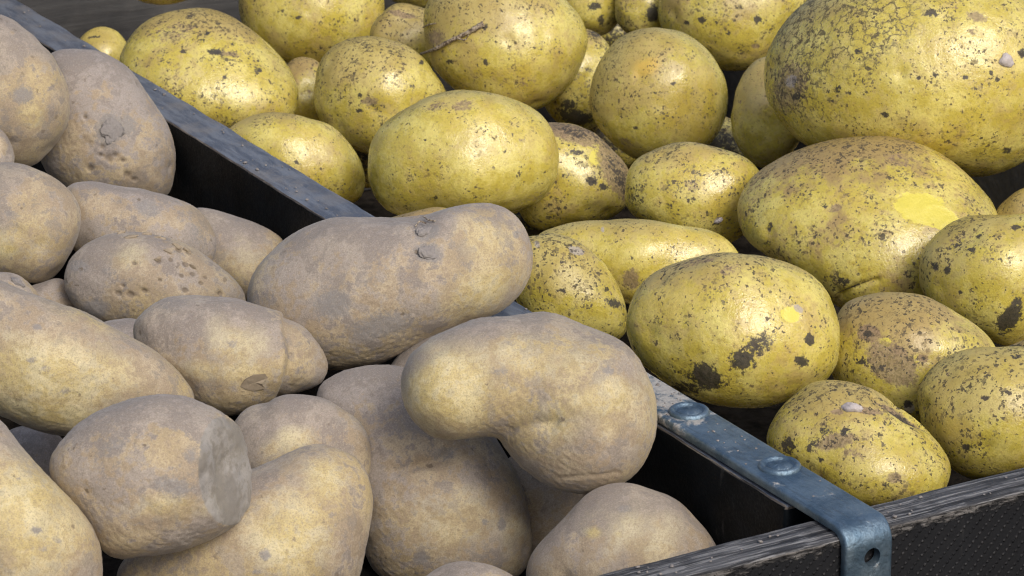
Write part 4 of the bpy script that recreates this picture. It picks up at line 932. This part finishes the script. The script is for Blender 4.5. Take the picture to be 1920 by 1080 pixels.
# potatoes buried under the top layer
FILL = [
 ('D', (-0.2674, 0.1575, -0.008), [(0.377, -0.915, 0.142), (0.856, 0.403, 0.323), (-0.353, 0.0, 0.936)], (0.0412, 0.0245, 0.0271)),
 ('D', (-0.1982, 0.0817, -0.044), [(0.909, -0.408, -0.092), (0.405, 0.913, -0.041), (0.101, 0.0, 0.995)], (0.0303, 0.0249, 0.0275)),
 ('D', (-0.2122, 0.1577, -0.038), [(0.173, -0.983, -0.062), (0.925, 0.184, -0.334), (0.339, 0.0, 0.941)], (0.0382, 0.0287, 0.024)),
 ('D', (-0.2161, 0.2704, -0.032), [(0.673, -0.739, 0.045), (0.737, 0.674, 0.05), (-0.067, 0.0, 0.998)], (0.0302, 0.0296, 0.0234)),
 ('D', (-0.1509, 0.3813, -0.038), [(0.988, -0.087, -0.125), (0.086, 0.996, -0.011), (0.125, 0.0, 0.992)], (0.0319, 0.0275, 0.0221)),
 ('D', (-0.1543, 0.4269, -0.008), [(0.365, -0.929, 0.053), (0.92, 0.369, 0.134), (-0.144, 0.0, 0.99)], (0.0313, 0.024, 0.0268)),
 ('D', (-0.1526, 0.4798, -0.032), [(-0.47, -0.863, 0.186), (0.802, -0.506, -0.317), (0.368, 0.0, 0.93)], (0.0404, 0.0264, 0.0226)),
 ('D', (-0.1453, 0.5495, -0.008), [(-0.968, -0.117, -0.22), (0.115, -0.993, 0.026), (-0.222, 0.0, 0.975)], (0.0351, 0.0284, 0.027)),
 ('D', (-0.0876, 0.5479, -0.032), [(-0.713, -0.69, 0.13), (0.678, -0.724, -0.124), (0.179, 0.0, 0.984)], (0.0302, 0.0285, 0.0258)),
 ('D', (-0.0899, 0.6049, -0.008), [(-0.896, -0.444, 0.015), (0.444, -0.896, -0.007), (0.017, 0.0, 1.0)], (0.0305, 0.0297, 0.0266)),
 ('D', (-0.2029, 0.1941, -0.079), [(0.971, -0.073, -0.226), (0.071, 0.997, -0.016), (0.227, 0.0, 0.974)], (0.0313, 0.0241, 0.0279)),
 ('D', (-0.1475, 0.0371, -0.043), [(-0.882, -0.433, -0.184), (0.424, -0.901, 0.088), (-0.204, 0.0, 0.979)], (0.0316, 0.0284, 0.026)),
 ('D', (-0.0856, 0.3202, -0.079), [(-0.123, -0.991, 0.046), (0.929, -0.132, -0.347), (0.35, 0.0, 0.937)], (0.0413, 0.0247, 0.0245)),
 ('D', (-0.1542, 0.2074, -0.108), [(-0.954, -0.084, -0.287), (0.08, -0.997, 0.024), (-0.288, 0.0, 0.958)], (0.034, 0.0262, 0.0251)),
 ('D', (-0.1021, 0.2492, -0.102), [(0.521, -0.84, -0.148), (0.808, 0.542, -0.23), (0.273, 0.0, 0.962)], (0.0317, 0.0265, 0.026)),
 ('D', (-0.0985, 0.5505, -0.096), [(0.944, -0.227, 0.238), (0.22, 0.974, 0.055), (-0.245, 0.0, 0.97)], (0.0358, 0.0283, 0.0223)),
 ('D', (-0.0501, 0.4362, -0.114), [(0.412, -0.903, -0.118), (0.868, 0.429, -0.249), (0.276, 0.0, 0.961)], (0.0309, 0.0259, 0.025)),
 ('D', (-0.0471, 0.643, -0.108), [(0.124, -0.991, 0.04), (0.944, 0.13, 0.304), (-0.306, 0.0, 0.952)], (0.035, 0.0247, 0.0274)),
 ('Y', (0.0528, 0.6465, -0.044), [(0.027, -1.0, 0.003), (0.995, 0.027, 0.094), (-0.094, 0.0, 0.996)], (0.034, 0.0273, 0.0275)),
 ('Y', (0.1586, 0.0417, -0.038), [(0.987, -0.157, 0.019), (0.157, 0.988, 0.003), (-0.019, 0.0, 1.0)], (0.0317, 0.024, 0.0256)),
 ('Y', (0.1492, 0.4787, -0.044), [(0.891, -0.375, 0.256), (0.36, 0.927, 0.104), (-0.277, 0.0, 0.961)], (0.0382, 0.0286, 0.026)),
 ('Y', (0.2635, 0.1572, -0.008), [(0.542, -0.826, -0.156), (0.794, 0.564, -0.228), (0.276, 0.0, 0.961)], (0.0388, 0.0299, 0.0232)),
 ('Y', (0.2734, 0.3599, -0.008), [(0.786, -0.616, -0.058), (0.614, 0.788, -0.045), (0.074, 0.0, 0.997)], (0.0363, 0.0272, 0.0271)),
 ('Y', (0.2772, 0.6604, -0.008), [(0.968, -0.252, 0.009), (0.252, 0.968, 0.002), (-0.009, 0.0, 1.0)], (0.0317, 0.0279, 0.0256)),
 ('Y', (0.3269, 0.4356, -0.026), [(0.194, -0.978, -0.072), (0.918, 0.207, -0.339), (0.346, 0.0, 0.938)], (0.0414, 0.0278, 0.0233)),
 ('Y', (0.3791, 0.2691, -0.008), [(0.499, -0.846, -0.189), (0.791, 0.534, -0.299), (0.354, 0.0, 0.935)], (0.0316, 0.0295, 0.027)),
 ('Y', (0.3773, 0.5498, -0.038), [(-0.626, -0.764, 0.159), (0.74, -0.646, -0.188), (0.246, 0.0, 0.969)], (0.0416, 0.024, 0.0249)),
 ('Y', (0.3707, 0.6453, -0.008), [(0.857, -0.515, 0.006), (0.515, 0.857, 0.004), (-0.007, 0.0, 1.0)], (0.0318, 0.0274, 0.0275)),
 ('Y', (0.0468, 0.0946, -0.061), [(0.678, -0.731, -0.084), (0.725, 0.683, -0.089), (0.122, 0.0, 0.992)], (0.0368, 0.0251, 0.0261)),
 ('Y', (0.0482, 0.2586, -0.055), [(-0.959, -0.014, 0.284), (0.014, -1.0, -0.004), (0.284, 0.0, 0.959)], (0.0328, 0.0242, 0.0237)),
 ('Y', (0.0477, 0.3216, -0.073), [(-0.766, -0.556, 0.321), (0.513, -0.831, -0.215), (0.386, 0.0, 0.922)], (0.0419, 0.024, 0.0235)),
 ('Y', (0.0468, 0.4157, -0.073), [(0.975, -0.141, -0.169), (0.139, 0.99, -0.024), (0.171, 0.0, 0.985)], (0.0328, 0.0262, 0.0243)),
 ('Y', (0.048, 0.5382, -0.073), [(0.976, -0.13, 0.176), (0.128, 0.991, 0.023), (-0.178, 0.0, 0.984)], (0.0366, 0.0242, 0.0238)),
 ('Y', (0.054, 0.597, -0.079), [(0.252, -0.968, 0.004), (0.967, 0.252, 0.015), (-0.016, 0.0, 1.0)], (0.0342, 0.03, 0.025)),
 ('Y', (0.1099, 0.6045, -0.049), [(-0.625, -0.781, 0.021), (0.78, -0.625, -0.026), (0.033, 0.0, 0.999)], (0.0321, 0.0288, 0.0261)),
 ('Y', (0.0954, 0.6543, -0.079), [(0.28, -0.954, -0.107), (0.891, 0.299, -0.341), (0.357, 0.0, 0.934)], (0.0303, 0.0294, 0.0267)),
 ('Y', (0.164, 0.3174, -0.073), [(-0.974, -0.202, -0.099), (0.201, -0.979, 0.02), (-0.101, 0.0, 0.995)], (0.0347, 0.0245, 0.0231)),
 ('Y', (0.1649, 0.5416, -0.061), [(-0.325, -0.945, -0.033), (0.94, -0.327, 0.097), (-0.102, 0.0, 0.995)], (0.0366, 0.027, 0.0236)),
 ('Y', (0.1664, 0.6412, -0.073), [(-0.922, -0.266, 0.28), (0.255, -0.964, -0.077), (0.291, 0.0, 0.957)], (0.0417, 0.0267, 0.0278)),
 ('Y', (0.221, 0.101, -0.079), [(-0.978, -0.178, -0.11), (0.177, -0.984, 0.02), (-0.112, 0.0, 0.994)], (0.0331, 0.0244, 0.022)),
 ('Y', (0.216, 0.154, -0.067), [(0.221, -0.975, -0.014), (0.973, 0.221, -0.06), (0.061, 0.0, 0.998)], (0.0304, 0.0271, 0.0245)),
 ('Y', (0.2606, 0.1998, -0.055), [(0.38, -0.925, 0.028), (0.922, 0.381, 0.069), (-0.074, 0.0, 0.997)], (0.0322, 0.0283, 0.0259)),
 ('Y', (0.2619, 0.4891, -0.079), [(0.383, -0.924, -0.022), (0.922, 0.383, -0.052), (0.057, 0.0, 0.998)], (0.0308, 0.0243, 0.0255)),
 ('Y', (0.3309, 0.253, -0.055), [(0.249, -0.968, 0.032), (0.96, 0.251, 0.125), (-0.129, 0.0, 0.992)], (0.0339, 0.0255, 0.0235)),
 ('Y', (0.0472, 0.2086, -0.102), [(0.63, -0.775, 0.054), (0.772, 0.632, 0.067), (-0.086, 0.0, 0.996)], (0.0414, 0.0289, 0.0276)),
 ('Y', (0.1099, 0.2134, -0.114), [(-0.172, -0.985, -0.001), (0.985, -0.172, 0.004), (-0.004, 0.0, 1.0)], (0.0315, 0.0275, 0.0247)),
 ('Y', (0.0955, 0.3245, -0.108), [(0.741, -0.656, -0.145), (0.644, 0.755, -0.126), (0.192, 0.0, 0.981)], (0.0309, 0.029, 0.0222)),
 ('Y', (0.0947, 0.5498, -0.108), [(-0.734, -0.671, -0.107), (0.664, -0.741, 0.097), (-0.144, 0.0, 0.99)], (0.0305, 0.0245, 0.0271)),
 ('Y', (0.2047, 0.2683, -0.114), [(-0.837, -0.477, -0.269), (0.454, -0.879, 0.146), (-0.306, 0.0, 0.952)], (0.0309, 0.0276, 0.0228)),
 ('Y', (0.2158, 0.5481, -0.108), [(0.418, -0.906, -0.071), (0.893, 0.424, -0.152), (0.167, 0.0, 0.986)], (0.0389, 0.0259, 0.0269)),
 ('Y', (0.3326, 0.6567, -0.096), [(0.756, -0.64, -0.137), (0.63, 0.768, -0.114), (0.178, 0.0, 0.984)], (0.0407, 0.0251, 0.0224)),
 ('Y', (0.3729, 0.4851, -0.114), [(0.473, -0.881, -0.01), (0.881, 0.473, -0.019), (0.022, 0.0, 1.0)], (0.0347, 0.0282, 0.0237)),
]
for i, (comp, cc, MM, rad3) in enumerate(FILL):
    S, F = ICO[5]; rng = np.random.default_rng(900 + i)
    P = S * np.array(rad3); P = P * (1 + fourier(S, rng, (0.9, 2.4), 0.03))[:, None]
    name = 'yellow_potato' if comp == 'Y' else 'dusty_potato'
    me = tri_mesh(name, P @ np.array(MM).T, F)
    for nm, arr in (('stain', np.zeros((len(P), 4))), ('wear', np.zeros((len(P), 4))), ('field', skin_field(P, rng, S))):
        at = me.attributes.new(nm, 'FLOAT_COLOR', 'POINT'); at.data.foreach_set('color', arr.astype(np.float32).ravel())
    o = mesh_obj(name, me, M_Y if comp == 'Y' else M_D); o.location = cc
    o.color = (rng.uniform(.4, .9), rng.uniform(.4, .9), rng.uniform(.2, .6), 0)
    o['category'] = 'potato'
    if comp == 'Y':
        o['label'] = 'yellow potato buried out of sight below the top layer'; o['group'] = 'buried yellow potatoes'
    else:
        o['label'] = 'dusty potato buried out of sight below the top layer'; o['group'] = 'buried dusty potatoes'
